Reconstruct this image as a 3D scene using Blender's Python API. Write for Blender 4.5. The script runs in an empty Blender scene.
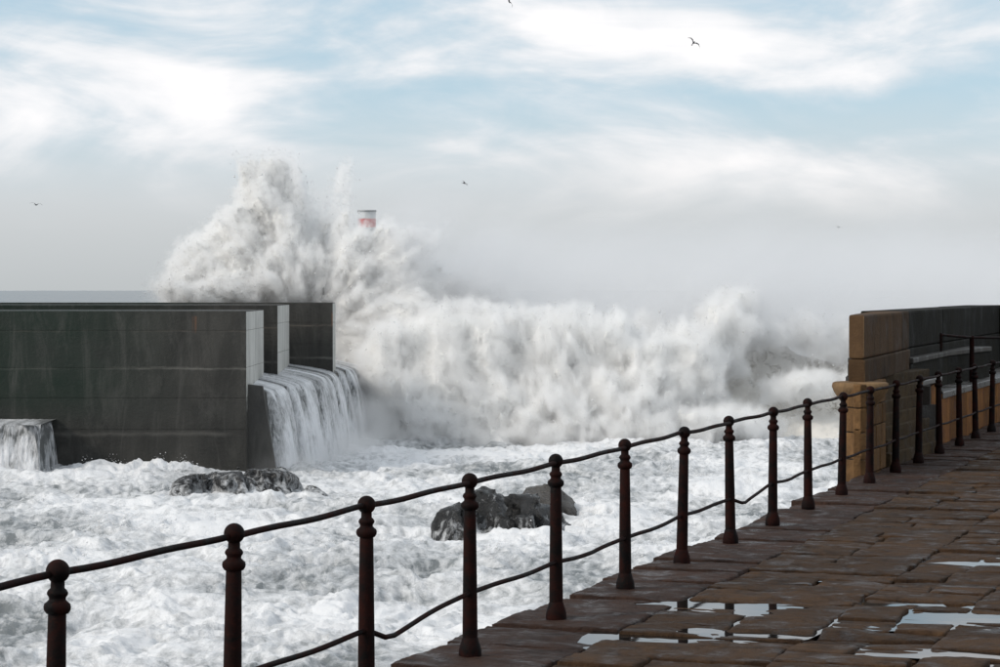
import bpy, bmesh, math, random
import numpy as np
from mathutils import Vector, Matrix

R = math.radians
scene = bpy.context.scene
COL = scene.collection

# ------------------------------------------------------------------ camera
EYE, FPX, HOR = 1.75, 2400.0, 289.0          # eye height, focal length in photo pixels, horizon row
cam_data = bpy.data.cameras.new('camera')
cam = bpy.data.objects.new('camera', cam_data)
COL.objects.link(cam)
cam_data.sensor_width = 36.0
cam_data.lens = 36.0 * FPX / 1000.0
cam_data.clip_start = 0.1
cam_data.clip_end = 20000
cam.location = (0, 0, EYE)
cam.rotation_euler = (R(90) - math.atan((333.5 - HOR) / FPX), 0, 0)
scene.camera = cam

# ------------------------------------------------------------------ sky and sun
SUN_AZ, SUN_EL = R(-116), R(34)                # clockwise from +Y (straight ahead)
world = bpy.data.worlds.new('World')
scene.world = world
world.use_nodes = True
wn, wl = world.node_tree.nodes, world.node_tree.links
wn.clear()


def wnode(t, **kw):
    n = wn.new(t)
    for k, v in kw.items():
        setattr(n, k, v)
    return n


w_out = wnode('ShaderNodeOutputWorld')
w_bg = wnode('ShaderNodeBackground')
w_bg.inputs['Strength'].default_value = 0.1
wl.new(w_bg.outputs[0], w_out.inputs[0])
w_sky = wnode('ShaderNodeTexSky', sky_type='NISHITA')
w_sky.sun_disc = False
w_sky.sun_elevation = SUN_EL
w_sky.sun_rotation = SUN_AZ
w_sky.air_density = 1.0
w_sky.dust_density = 1.0
w_tc = wnode('ShaderNodeTexCoord')
w_sep = wnode('ShaderNodeSeparateXYZ')
wl.new(w_tc.outputs['Generated'], w_sep.inputs[0])


def wmath(op, a, b=None, clamp=False):
    n = wnode('ShaderNodeMath', operation=op)
    n.use_clamp = clamp
    for i, v in enumerate((a, b)):
        if v is None:
            continue
        if isinstance(v, (int, float)):
            n.inputs[i].default_value = v
        else:
            wl.new(v, n.inputs[i])
    return n.outputs[0]


def wnoise(scale, zs, detail, rough, dist, off):
    m = wnode('ShaderNodeMapping')
    m.inputs['Scale'].default_value = (1, 1, zs)
    m.inputs['Location'].default_value = off
    wl.new(w_tc.outputs['Generated'], m.inputs[0])
    n = wnode('ShaderNodeTexNoise')
    n.inputs['Scale'].default_value = scale
    n.inputs['Detail'].default_value = detail
    n.inputs['Roughness'].default_value = rough
    n.inputs['Distortion'].default_value = dist
    wl.new(m.outputs[0], n.inputs['Vector'])
    return n.outputs['Fac']


def wramp(fac, stops, interp='EASE'):
    r = wnode('ShaderNodeValToRGB')
    r.color_ramp.interpolation = interp
    el = r.color_ramp.elements
    while len(el) < len(stops):
        el.new(0.5)
    for e, (p, c) in zip(el, stops):
        e.position = p
        e.color = (c[0], c[1], c[2], 1) if isinstance(c, tuple) else (c, c, c, 1)
    wl.new(fac, r.inputs[0])
    return r.outputs[0]


def wmix(fac, a, b):
    n = wnode('ShaderNodeMix', data_type='RGBA')
    if isinstance(fac, (int, float)):
        n.inputs[0].default_value = fac
    else:
        wl.new(fac, n.inputs[0])
    for s, v in ((6, a), (7, b)):
        if isinstance(v, tuple):
            n.inputs[s].default_value = (*v, 1)
        else:
            wl.new(v, n.inputs[s])
    return n.outputs[2]


el = wmath('MAXIMUM', w_sep.outputs['Z'], 0.0)
big = wnoise(6.5, 2.6, 7, 0.52, 0.5, (0.463, 0.891, -2.836))
fine = wnoise(15, 3.0, 8, 0.55, 0.7, (1.045, 0.005, 2.809))
cl = wmath('ADD', wmath('MULTIPLY', big, 0.78), wmath('MULTIPLY', fine, 0.22))
cover = wramp(cl, [(0.385, 0.0), (0.545, 1.0)])
# clear blue between the clouds: the Nishita sky, veiled by sea haze
veil = wmix(0.7, w_sky.outputs[0], (4.7, 6.4, 7.7))
cloud_col = wmix(wramp(cl, [(0.44, 0.0), (0.66, 1.0)]), (6.9, 7.3, 7.7), (10.4, 10.0, 9.9))
upper = wmix(wmath('MULTIPLY', cover, 0.93), veil, cloud_col)
# grey sea haze bank near the horizon
bank = wramp(el, [(0.0, (4.75, 5.0, 5.1)), (0.045, (6.0, 6.25, 6.4)), (0.10, (7.0, 7.2, 7.3))], 'LINEAR')
bank_f = wramp(wmath('ADD', el, wmath('MULTIPLY', wmath('SUBTRACT', big, 0.5), 0.07)), [(0.022, 1.0), (0.078, 0.0)])
sky_col = wmix(bank_f, upper, bank)
wl.new(sky_col, w_bg.inputs['Color'])

sun_data = bpy.data.lights.new('sun', 'SUN')
sun_data.energy = 2.0
sun_data.angle = R(14)
sun_data.color = (1.0, 0.93, 0.84)
sun = bpy.data.objects.new('sun', sun_data)
COL.objects.link(sun)
sdir = Vector((math.sin(SUN_AZ) * math.cos(SUN_EL), math.cos(SUN_AZ) * math.cos(SUN_EL), math.sin(SUN_EL)))
sun.rotation_euler = sdir.to_track_quat('Z', 'Y').to_euler()
sun.location = (20, 20, 40)

scene.view_settings.view_transform = 'Standard'
scene.view_settings.look = 'None'
scene.view_settings.exposure = 0.14
scene.view_settings.gamma = 1.0
scene.view_settings.use_curve_mapping = False
scene.render.engine = 'CYCLES'
cy = scene.cycles
cy.use_denoising = True
cy.max_bounces = 12
cy.diffuse_bounces = 3
cy.glossy_bounces = 3
cy.transmission_bounces = 3
cy.volume_bounces = 9
cy.volume_step_rate = 2.0
cy.volume_max_steps = 256
cy.transparent_max_bounces = 8

rng = np.random.default_rng(7)
random.seed(7)

# ------------------------------------------------------------------ numpy gradient noise
_perm = np.tile(rng.permutation(256), 3).astype(np.int32)
_g3 = rng.normal(size=(256, 3)).astype(np.float32)
_g3 /= np.linalg.norm(_g3, axis=1, keepdims=True)


def _pn(p):
    i = np.floor(p).astype(np.int32)
    f = (p - i).astype(np.float32)
    i &= 255
    u = f * f * f * (f * (f * 6 - 15) + 10)
    res = None
    x0, y0, z0 = i[:, 0], i[:, 1], i[:, 2]
    out = []
    for dx in (0, 1):
        a = _perm[x0 + dx]
        for dy in (0, 1):
            b = _perm[a + y0 + dy]
            for dz in (0, 1):
                g = _g3[_perm[b + z0 + dz] & 255]
                out.append(g[:, 0] * (f[:, 0] - dx) + g[:, 1] * (f[:, 1] - dy) + g[:, 2] * (f[:, 2] - dz))
    c = out
    x1 = [c[k] + u[:, 2] * (c[k + 1] - c[k]) for k in (0, 2, 4, 6)]
    y1 = [x1[k] + u[:, 1] * (x1[k + 1] - x1[k]) for k in (0, 2)]
    return (y1[0] + u[:, 0] * (y1[1] - y1[0])) * 1.4


def pn(p):
    p = np.asarray(p, np.float32)
    if len(p) < 400000:
        return _pn(p)
    return np.concatenate([_pn(p[k:k + 400000]) for k in range(0, len(p), 400000)])


def fbm(p, octs=4, gain=0.5, lac=2.03, mode='fbm'):
    p = np.asarray(p, np.float32)
    tot = np.zeros(len(p), np.float32)
    a, nrm = 1.0, 0.0
    for k in range(octs):
        n = pn(p + 17.3 * k)
        if mode == 'billow':
            n = np.abs(n) * 2 - 0.6
        elif mode == 'ridge':
            n = 0.6 - np.abs(n) * 2
        tot += a * n
        nrm += a
        a *= gain
        p = p * lac
    return tot / nrm


def smooth(a, b, x):
    t = np.clip((x - a) / (b - a), 0, 1)
    return t * t * (3 - 2 * t)


# ------------------------------------------------------------------ object helpers
def at(px, py, d):
    """world point seen at photo pixel (px, py) at distance d"""
    return Vector(((px - 500) / FPX * d, d, EYE - (py - HOR) / FPX * d))


def obj(name, me, mat=None, parent=None, **props):
    o = bpy.data.objects.new(name, me)
    COL.objects.link(o)
    if mat is not None and me is not None and len(me.materials) == 0:
        me.materials.append(mat)
    if parent is not None:
        o.parent = parent
    for k, v in props.items():
        o[k] = v
    return o


def thing(name, label, cat, loc=(0, 0, 0), rotz=0.0, group=None):
    o = bpy.data.objects.new(name, None)
    COL.objects.link(o)
    o.location = loc
    o.rotation_euler = (0, 0, rotz)
    o['label'] = label
    o['category'] = cat
    if group:
        o['group'] = group
    o.empty_display_size = 0.3
    return o


def mesh_np(name, v, quads=None, tris=None, smooth_shade=True):
    me = bpy.data.meshes.new(name)
    v = np.asarray(v, np.float32)
    me.vertices.add(len(v))
    me.vertices.foreach_set('co', v.ravel())
    nq = 0 if quads is None else len(quads)
    nt = 0 if tris is None else len(tris)
    idx = []
    if nq:
        idx.append(np.asarray(quads, np.int32).ravel())
    if nt:
        idx.append(np.asarray(tris, np.int32).ravel())
    idx = np.concatenate(idx)
    me.loops.add(len(idx))
    me.loops.foreach_set('vertex_index', idx)
    me.polygons.add(nq + nt)
    st = np.concatenate([np.arange(nq) * 4, nq * 4 + np.arange(nt) * 3]).astype(np.int32)
    me.polygons.foreach_set('loop_start', st)
    me.update(calc_edges=True)
    if smooth_shade:
        me.polygons.foreach_set('use_smooth', np.ones(nq + nt, bool))
    me.validate()
    return me


def grid_quads(nu, nv, closed_u=False):
    a = np.arange(nu * nv).reshape(nu, nv)
    if closed_u:
        a = np.vstack([a, a[:1]])
    return np.stack([a[:-1, :-1], a[1:, :-1], a[1:, 1:], a[:-1, 1:]], -1).reshape(-1, 4)


def set_attr(me, name, vals):
    at_ = me.attributes.new(name, 'FLOAT', 'POINT')
    at_.data.foreach_set('value', np.asarray(vals, np.float32))


def lathe(name, prof, seg=18, mat=None, parent=None, loc=(0, 0, 0)):
    prof = np.array(prof, np.float32)
    ang = np.linspace(0, 2 * math.pi, seg, endpoint=False)
    v = np.stack([np.outer(np.cos(ang), prof[:, 0]), np.outer(np.sin(ang), prof[:, 0]),
                  np.tile(prof[:, 1], (seg, 1))], -1).reshape(-1, 3)
    return mesh_np(name, v, grid_quads(seg, len(prof), True))


def tube(name, pts, r, seg=10):
    pts = [Vector(p) for p in pts]
    vs = []
    for i, p in enumerate(pts):
        t = (pts[min(i + 1, len(pts) - 1)] - pts[max(i - 1, 0)]).normalized()
        s = t.cross(Vector((0, 0, 1)))
        if s.length < 1e-4:
            s = Vector((1, 0, 0))
        s.normalize()
        n = s.cross(t)
        for k in range(seg):
            a = 2 * math.pi * k / seg
            vs.append(p + (s * math.cos(a) + n * math.sin(a)) * r)
    q = []
    for i in range(len(pts) - 1):
        for k in range(seg):
            q.append((i * seg + k, i * seg + (k + 1) % seg, (i + 1) * seg + (k + 1) % seg, (i + 1) * seg + k))
    me = mesh_np(name, np.array([tuple(x) for x in vs]), np.array(q))
    return me


def prism(name, poly, z0, z1, bevel=0.0, top_off=None, segs=2):
    """closed prism over a plan polygon; z1 may be a list (one height per corner); top_off moves the top ring"""
    bm = bmesh.new()
    n = len(poly)
    zz = z1 if isinstance(z1, (list, tuple)) else [z1] * n
    off = top_off or [(0, 0)] * n
    lo = [bm.verts.new((p[0], p[1], z0)) for p in poly]
    hi = [bm.verts.new((p[0] + o[0], p[1] + o[1], z)) for p, z, o in zip(poly, zz, off)]
    bm.faces.new(lo[::-1])
    bm.faces.new(hi)
    for i in range(n):
        j = (i + 1) % n
        bm.faces.new((lo[i], lo[j], hi[j], hi[i]))
    bmesh.ops.recalc_face_normals(bm, faces=bm.faces)
    if bevel > 0:
        bmesh.ops.bevel(bm, geom=list(bm.edges), offset=bevel, segments=segs, affect='EDGES', profile=0.6)
    me = bpy.data.meshes.new(name)
    bm.to_mesh(me)
    bm.free()
    return me


# ------------------------------------------------------------------ materials
class NT:
    def __init__(self, name):
        self.m = bpy.data.materials.new(name)
        self.m.use_nodes = True
        self.n, self.l = self.m.node_tree.nodes, self.m.node_tree.links
        self.b = self.n['Principled BSDF']
        self.out = self.n['Material Output']
        self.tc = self.n.new('ShaderNodeTexCoord')

    def link(self, a, b):
        self.l.new(a, b)

    def mapped(self, scale=(1, 1, 1), src='Object', loc=(0, 0, 0)):
        mp = self.n.new('ShaderNodeMapping')
        mp.inputs['Scale'].default_value = scale
        mp.inputs['Location'].default_value = loc
        if src == 'World':
            g = self.n.new('ShaderNodeNewGeometry')
            self.link(g.outputs['Position'], mp.inputs[0])
        else:
            self.link(self.tc.outputs[src], mp.inputs[0])
        return mp.outputs[0]

    def noise(self, vec, scale, detail=5, rough=0.55, dist=0.0):
        n = self.n.new('ShaderNodeTexNoise')
        n.inputs['Scale'].default_value = scale
        n.inputs['Detail'].default_value = detail
        n.inputs['Roughness'].default_value = rough
        n.inputs['Distortion'].default_value = dist
        self.link(vec, n.inputs['Vector'])
        return n.outputs['Fac']

    def voronoi(self, vec, scale, feature='DISTANCE_TO_EDGE'):
        n = self.n.new('ShaderNodeTexVoronoi')
        n.feature = feature
        n.inputs['Scale'].default_value = scale
        self.link(vec, n.inputs['Vector'])
        return n.outputs['Distance']

    def ramp(self, fac, stops, interp='LINEAR'):
        r = self.n.new('ShaderNodeValToRGB')
        r.color_ramp.interpolation = interp
        e = r.color_ramp.elements
        while len(e) < len(stops):
            e.new(0.5)
        for x, (p, c) in zip(e, stops):
            x.position = p
            x.color = (*c, 1) if isinstance(c, tuple) else (c, c, c, 1)
        self.link(fac, r.inputs[0])
        return r.outputs[0]

    def math(self, op, a, b=None, clamp=False):
        n = self.n.new('ShaderNodeMath')
        n.operation = op
        n.use_clamp = clamp
        for i, v in enumerate((a, b)):
            if v is None:
                continue
            if isinstance(v, (int, float)):
                n.inputs[i].default_value = v
            else:
                self.link(v, n.inputs[i])
        return n.outputs[0]

    def mix(self, fac, a, b, blend='MIX'):
        n = self.n.new('ShaderNodeMix')
        n.data_type = 'RGBA'
        n.blend_type = blend
        if isinstance(fac, (int, float)):
            n.inputs[0].default_value = fac
        else:
            self.link(fac, n.inputs[0])
        for s, v in ((6, a), (7, b)):
            if isinstance(v, tuple):
                n.inputs[s].default_value = (*v, 1)
            else:
                self.link(v, n.inputs[s])
        return n.outputs[2]

    def attr(self, name):
        a = self.n.new('ShaderNodeAttribute')
        a.attribute_name = name
        return a.outputs['Fac']

    def bump(self, h, strength=0.5, dist=0.02, normal=None):
        b = self.n.new('ShaderNodeBump')
        b.inputs['Strength'].default_value = strength
        b.inputs['Distance'].default_value = dist
        self.link(h, b.inputs['Height'])
        if normal is not None:
            self.link(normal, b.inputs['Normal'])
        return b.outputs[0]

    def set(self, **kw):
        for k, v in kw.items():
            s = self.b.inputs[k.replace('_', ' ')]
            if isinstance(v, (int, float)):
                s.default_value = v
            elif isinstance(v, tuple):
                s.default_value = (*v, 1)
            else:
                self.link(v, s)
        return self


def m_sea():
    t = NT('churned_sea_foam')
    p = t.mapped()
    foam = t.attr('foam')
    lace = t.noise(t.mapped((1, 0.5, 1)), 1.2, 10, 0.7, 3.2)
    f2 = t.noise(p, 9, 6, 0.7, 0.8)
    k = t.math('ADD', t.math('ADD', foam, t.math('MULTIPLY', t.math('SUBTRACT', lace, 0.5), 1.7)),
               t.math('MULTIPLY', t.math('SUBTRACT', f2, 0.5), 0.8))
    web = t.voronoi(t.mapped((0.9, 0.45, 1)), 2.4)
    k = t.math('ADD', k, t.math('MULTIPLY', t.math('SUBTRACT', 0.14, web), 0.9))
    fac = t.ramp(k, [(-0.05, 0.0), (0.34, 0.5), (0.80, 1.0)])
    col = t.mix(fac, (0.17, 0.185, 0.19), (0.76, 0.765, 0.775))
    h = t.math('ADD', t.noise(p, 7, 8, 0.72, 0.6), t.math('MULTIPLY', t.noise(p, 34, 4, 0.7), 0.15))
    t.set(Base_Color=col, Roughness=t.ramp(fac, [(0, 0.35), (1, 0.85)]), Normal=t.bump(h, 0.55, 0.12))
    t.b.inputs['Specular IOR Level'].default_value = 0.35
    return t.m


def m_wave_water():
    t = NT('wave_face_water')
    p = t.mapped((1, 1, 0.6))
    lace = t.voronoi(t.mapped((0.9, 0.6, 0.6)), 1.1)
    n = t.noise(p, 1.5, 8, 0.68, 2.2)
    f = t.attr('foam')
    k = t.math('ADD', t.math('ADD', f, t.math('MULTIPLY', t.math('SUBTRACT', n, 0.5), 2.4)),
               t.math('MULTIPLY', t.math('SUBTRACT', 0.16, lace), 0.9))
    fac = t.ramp(k, [(0.25, 0.0), (0.6, 1.0)])
    col = t.mix(fac, (0.25, 0.215, 0.16), (0.74, 0.71, 0.66))
    t.set(Base_Color=col, Roughness=t.ramp(fac, [(0, 0.2), (1, 0.8)]),
          Normal=t.bump(t.noise(p, 6, 7, 0.7, 0.5), 0.7, 0.12))
    return t.m


def m_foam(name='white_spray', tint=(0.88, 0.88, 0.875)):
    t = NT(name)
    p = t.mapped()
    n = t.noise(p, 3.5, 7, 0.7, 0.6)
    t.set(Base_Color=t.mix(t.noise(p, 0.9, 3, 0.5), tint, (tint[0] * .93, tint[1] * .91, tint[2] * .87)), Roughness=0.95,
          Normal=t.bump(n, 0.6, 0.25))
    t.b.inputs['Specular IOR Level'].default_value = 0.1
    t.b.inputs['Subsurface Weight'].default_value = 0.0
    return t.m


def m_volume(name, dens, color=(0.995, 0.994, 0.991), aniso=0.1):
    m = bpy.data.materials.new(name)
    m.use_nodes = True
    n, l = m.node_tree.nodes, m.node_tree.links
    n.clear()
    o = n.new('ShaderNodeOutputMaterial')
    v = n.new('ShaderNodeVolumePrincipled')
    v.inputs['Color'].default_value = (*color, 1)
    v.inputs['Density'].default_value = dens
    v.inputs['Anisotropy'].default_value = aniso
    v.inputs['Density Attribute'].default_value = 'density'
    l.new(v.outputs[0], o.inputs['Volume'])
    return m


def m_concrete(name, c0, c1, green=0.0, rust=0.0, wet=0.5, ends=False):
    t = NT(name)
    p = t.mapped(src='World')
    big = t.noise(p, 0.35, 6, 0.6, 0.4)
    streak = t.noise(t.mapped((1.0, 1.0, 0.22), 'World'), 1.3, 7, 0.7, 0.8)
    grain = t.noise(p, 9, 6, 0.7)
    col = t.mix(t.ramp(big, [(0.36, 0.0), (0.64, 1.0)]), c0, c1)
    col = t.mix(t.ramp(streak, [(0.44, 0.0), (0.68, 0.7)]), col, (c0[0] * .55, c0[1] * .55, c0[2] * .55))
    col = t.mix(t.math('MULTIPLY', grain, 0.35), col, (c1[0] * .6, c1[1] * .6, c1[2] * .6))
    if green:
        s = t.n.new('ShaderNodeSeparateXYZ')
        g = t.n.new('ShaderNodeNewGeometry')
        t.link(g.outputs['Position'], s.inputs[0])
        wob = t.math('MULTIPLY', t.math('SUBTRACT', t.noise(t.mapped((1, 1, 0.3), 'World'), 0.9, 5, 0.6), 0.5), 0.16)
        for zc, hw, c_, amt in ((-1.13, 0.07, (0.15, 0.145, 0.13), 0.8), (0.22, 0.05, (0.14, 0.12, 0.10), 0.6), (-2.6, 0.5, (0.030, 0.030, 0.027), 0.7), (-4.5, 0.55, (0.022, 0.022, 0.020), 0.85), (-3.5, 0.12, (0.11, 0.105, 0.095), 0.5)):
            dz = t.math('ABSOLUTE', t.math('ADD', t.math('SUBTRACT', s.outputs['Z'], zc), wob))
            m_ = t.math('MULTIPLY', t.math('SUBTRACT', 1.0, t.math('DIVIDE', dz, hw), True), t.ramp(t.noise(t.mapped((0.5, 0.5, 1.2), 'World', (zc, 0, 0)), 1.1, 6, 0.65), [(0.38, 0.0), (0.6, 1.0)]))
            col = t.mix(t.math('MULTIPLY', m_, amt), col, c_)
    if ends:
        s = t.n.new('ShaderNodeSeparateXYZ')
        g = t.n.new('ShaderNodeNewGeometry')
        t.link(g.outputs['Position'], s.inputs[0])
        tide = t.math('ADD', t.math('MULTIPLY', s.outputs['Z'], 0.9), t.math('MULTIPLY', t.math('SUBTRACT', t.noise(p, 1.6, 6, 0.7, 0.6), 0.5), 3.0))
        col = t.mix(t.ramp(t.math('ADD', t.math('MULTIPLY', tide, 0.25), 0.9), [(0.28, 1.0), (0.52, 0.0)]), col, (0.05, 0.048, 0.043))
    if green:
        s = t.n.new('ShaderNodeSeparateXYZ')
        g = t.n.new('ShaderNodeNewGeometry')
        t.link(g.outputs['Position'], s.inputs[0])
        left = t.math('MULTIPLY', t.math('ADD', s.outputs['X'], 11.0), -0.22, True)
        low = t.math('MULTIPLY', t.math('ADD', s.outputs['Z'], 3.6), 0.7, True)
        gf = t.math('MULTIPLY', t.math('MULTIPLY', left, low), t.ramp(big, [(0.3, 0.3), (0.62, 1.0)]))
        col = t.mix(t.math('MULTIPLY', gf, green), col, (0.006, 0.017, 0.011))
    if rust:
        s2 = t.noise(t.mapped((1.6, 1.6, 0.05), 'World', (3, 0, 0)), 1.2, 3, 0.5)
        zs = t.n.new('ShaderNodeSeparateXYZ')
        zg = t.n.new('ShaderNodeNewGeometry')
        t.link(zg.outputs['Position'], zs.inputs[0])
        rust_z = t.math('MULTIPLY', t.ramp(t.math('MULTIPLY', zs.outputs['Z'], 1.0), [(0.12, 0.0), (0.3, 1.0), (0.72, 1.0), (0.8, 0.0)]), rust)
        salt = t.noise(t.mapped((1.5, 1.5, 0.30), 'World', (7, 0, 0)), 1.0, 9, 0.74, 0.9)
        col = t.mix(t.ramp(salt, [(0.50, 0.0), (0.80, 0.42)]), col, (0.13, 0.125, 0.115))
        col = t.mix(t.math('MULTIPLY', t.ramp(s2, [(0.58, 0.0), (0.63, 1.0)]), rust_z), col, (0.16, 0.08, 0.045))
    t.set(Base_Color=col, Roughness=t.ramp(big, [(0.3, 0.45 + 0.3 * (1 - wet)), (0.7, 0.8)]),
          Normal=t.bump(t.math('ADD', grain, t.math('MULTIPLY', big, 1.5)), 0.5, 0.06))
    t.b.inputs['Specular IOR Level'].default_value = 0.3
    return t.m


def m_stone(name, c0, c1, dark, rough=(0.55, 0.85), scale=1.0, bump=0.02, stain=0.5, spec=0.2):
    t = NT(name)
    p = t.mapped(src='World')
    a = t.noise(p, 2.2 * scale, 6, 0.62, 0.5)
    b = t.noise(p, 14 * scale, 7, 0.7, 0.2)
    s = t.noise(t.mapped((1.6, 1.6, 0.9), 'World'), 1.6 * scale, 6, 0.65, 0.8)
    oi = t.n.new('ShaderNodeObjectInfo')
    col = t.mix(t.ramp(a, [(0.3, 0.0), (0.7, 1.0)]), c0, c1)
    col = t.mix(t.math('MULTIPLY', t.ramp(s, [(0.48, 0.0), (0.72, 1.0)]), stain), col, dark)
    col = t.mix(t.math('MULTIPLY', b, 0.5), col, dark)
    v = t.math('ADD', t.math('MULTIPLY', oi.outputs['Random'], 0.5), 0.75)
    hs = t.n.new('ShaderNodeHueSaturation')
    t.link(v, hs.inputs['Value'])
    t.link(col, hs.inputs['Color'])
    t.set(Base_Color=hs.outputs[0], Roughness=t.ramp(a, [(0.33, rough[0]), (0.5, rough[0] * .3 + rough[1] * .7), (0.7, rough[1])]),
          Normal=t.bump(t.math('ADD', b, t.math('MULTIPLY', a, 1.2)), 0.75, bump))
    t.b.inputs['Specular IOR Level'].default_value = spec
    return t.m


def m_iron(name='rusted_iron'):
    t = NT(name)
    p = t.mapped(src='World')
    a = t.noise(p, 9, 6, 0.65, 0.6)
    b = t.noise(p, 60, 5, 0.7)
    col = t.mix(t.ramp(a, [(0.40, 0.0), (0.66, 1.0)]), (0.004, 0.003, 0.003), (0.021, 0.0055, 0.004))
    col = t.mix(t.ramp(b, [(0.55, 0.0), (0.8, 0.6)]), col, (0.040, 0.012, 0.007))
    t.set(Base_Color=col, Roughness=t.ramp(a, [(0.3, 0.5), (0.7, 0.85)]), Normal=t.bump(b, 0.6, 0.004))
    t.b.inputs['Specular IOR Level'].default_value = 0.07
    return t.m


def m_cascade():
    t = NT('falling_water_sheet')
    f = t.attr('white')
    st = t.noise(t.mapped((1.2, 1.2, 0.34)), 3.4, 9, 0.74, 1.6)
    st2 = t.noise(t.mapped((1.0, 1.0, 0.5)), 14, 4, 0.7)
    k = t.math('ADD', t.math('ADD', f, t.math('MULTIPLY', t.math('SUBTRACT', st, 0.5), 1.7)),
               t.math('MULTIPLY', t.math('SUBTRACT', st2, 0.5), 0.6))
    fac = t.ramp(k, [(0.1, 0.0), (0.42, 0.55), (0.85, 1.0)])
    col = t.mix(fac, (0.12, 0.125, 0.125), (0.80, 0.81, 0.83))
    t.set(Base_Color=col, Roughness=0.6, Normal=t.bump(t.math('ADD', st, t.math('MULTIPLY', st2, 0.4)), 0.9, 0.1))
    return t.m


def m_rock(name, c0, c1):
    t = NT(name)
    p = t.mapped(src='World')
    a = t.noise(p, 1.3, 7, 0.65, 0.5)
    run = t.noise(t.mapped((1.5, 1.5, 0.28), 'World'), 2.6, 7, 0.66, 0.7)
    g = t.n.new('ShaderNodeNewGeometry')
    froth = t.noise(p, 5.5, 5, 0.7, 0.4)
    f = t.attr('froth')
    k = t.math('ADD', t.math('MULTIPLY', f, 1.0), t.math('ADD', t.math('MULTIPLY', t.math('SUBTRACT', run, 0.5), 2.2),
                                                         t.math('MULTIPLY', t.math('SUBTRACT', froth, 0.5), 1.2)))
    fac = t.ramp(k, [(0.44, 0.0), (1.05, 1.0)])
    col = t.mix(t.ramp(a, [(0.3, 0.0), (0.7, 1.0)]), c0, c1)
    col = t.mix(fac, col, (0.66, 0.67, 0.68))
    t.set(Base_Color=col, Roughness=t.ramp(fac, [(0, 0.26), (1, 0.85)]), Normal=t.bump(t.math('ADD', t.noise(p, 4, 9, 0.72, 0.3), t.math('MULTIPLY', t.voronoi(p, 2.2), 0.4)), 0.9, 0.18))
    return t.m


def m_plain(name, c, rough=0.6, bump=0.0, scale=20):
    t = NT(name)
    p = t.mapped()
    n = t.noise(p, scale, 5, 0.6)
    t.set(Base_Color=t.mix(t.math('MULTIPLY', n, 0.5), c, tuple(x * 0.7 for x in c)), Roughness=rough)
    if bump:
        t.set(Normal=t.bump(n, 0.5, bump))
    return t.m


def m_puddle():
    t = NT('still_rain_water')
    p = t.mapped(src='World')
    t.set(Base_Color=(0.012, 0.011, 0.010), Roughness=0.03, Normal=t.bump(t.noise(p, 7, 3, 0.5), 0.06, 0.004))
    t.b.inputs['IOR'].default_value = 1.33
    t.b.inputs['Specular IOR Level'].default_value = 0.5
    return t.m


M_SEA, M_WAVE, M_FOAM = m_sea(), m_wave_water(), m_foam()
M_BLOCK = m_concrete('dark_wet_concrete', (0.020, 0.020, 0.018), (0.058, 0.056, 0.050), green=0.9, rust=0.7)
M_BLOCK_END = m_concrete('pale_lit_weathered_concrete', (0.42, 0.42, 0.395), (0.56, 0.56, 0.53), wet=0.1, ends=True)  # weathered tone plus painted-in brightness, as the sun misses these faces
M_QUAY = m_concrete('stained_quay_concrete', (0.045, 0.044, 0.042), (0.085, 0.082, 0.075))
M_CASC = m_cascade()
M_ROCK = m_rock('wet_black_rock', (0.004, 0.004, 0.004), (0.020, 0.019, 0.018))
M_ROCKB = m_rock('brown_grey_rock', (0.045, 0.040, 0.036), (0.085, 0.074, 0.063))
M_SLAB = m_stone('wet_brown_paving', (0.038, 0.020, 0.011), (0.125, 0.070, 0.036), (0.008, 0.005, 0.004), (0.28, 0.92), 2.2, 0.08, 0.75, 0.13)
M_EDGE = m_stone('rust_stained_edge_stone', (0.040, 0.022, 0.016), (0.085, 0.045, 0.031), (0.009, 0.006, 0.005), (0.25, 0.9), 2.2, 0.08, 0.75, 0.16)
M_MORTAR = m_stone('dark_wet_joint', (0.020, 0.017, 0.015), (0.035, 0.028, 0.023), (0.010, 0.009, 0.008))
M_OCHRE = m_stone('ochre_granite', (0.15, 0.080, 0.034), (0.25, 0.138, 0.060), (0.035, 0.021, 0.012), (0.6, 0.9), 2.2, 0.03, 0.75, 0.1)
M_ORANGE = m_stone('rusty_ochre_render', (0.20, 0.075, 0.025), (0.33, 0.16, 0.055), (0.060, 0.028, 0.015), (0.6, 0.9), 2.2, 0.03, 0.75, 0.1)
M_PARA = m_stone('brown_weathered_parapet_shaded', (0.058, 0.032, 0.016), (0.100, 0.058, 0.028), (0.014, 0.009, 0.006), (0.6, 0.9), 1.0, 0.02, 0.7, 0.1)  # weathered stone, its shaded side put into the colour
M_PARAE = m_stone('brown_parapet_end_lit', (0.17, 0.105, 0.055), (0.26, 0.165, 0.085), (0.055, 0.034, 0.020), (0.6, 0.9), 2.0, 0.03, 0.7, 0.1)  # lit copy of the parapet stone, brightness painted in; corbel shares it
M_BLACK = m_stone('black_algae_shaded_wall', (0.009, 0.009, 0.008), (0.024, 0.022, 0.015), (0.004, 0.004, 0.004), (0.6, 0.9), 1.0, 0.02, 0.6, 0.08)  # algae black, with the parapet's shaded side worked into the colour
M_STEP = m_stone('dark_mossy_step', (0.052, 0.034, 0.018), (0.100, 0.068, 0.036), (0.014, 0.010, 0.007), (0.5, 0.9), 2.5, 0.02, 0.7, 0.1)
M_IRON = m_iron()
M_PUD = m_puddle()

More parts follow.
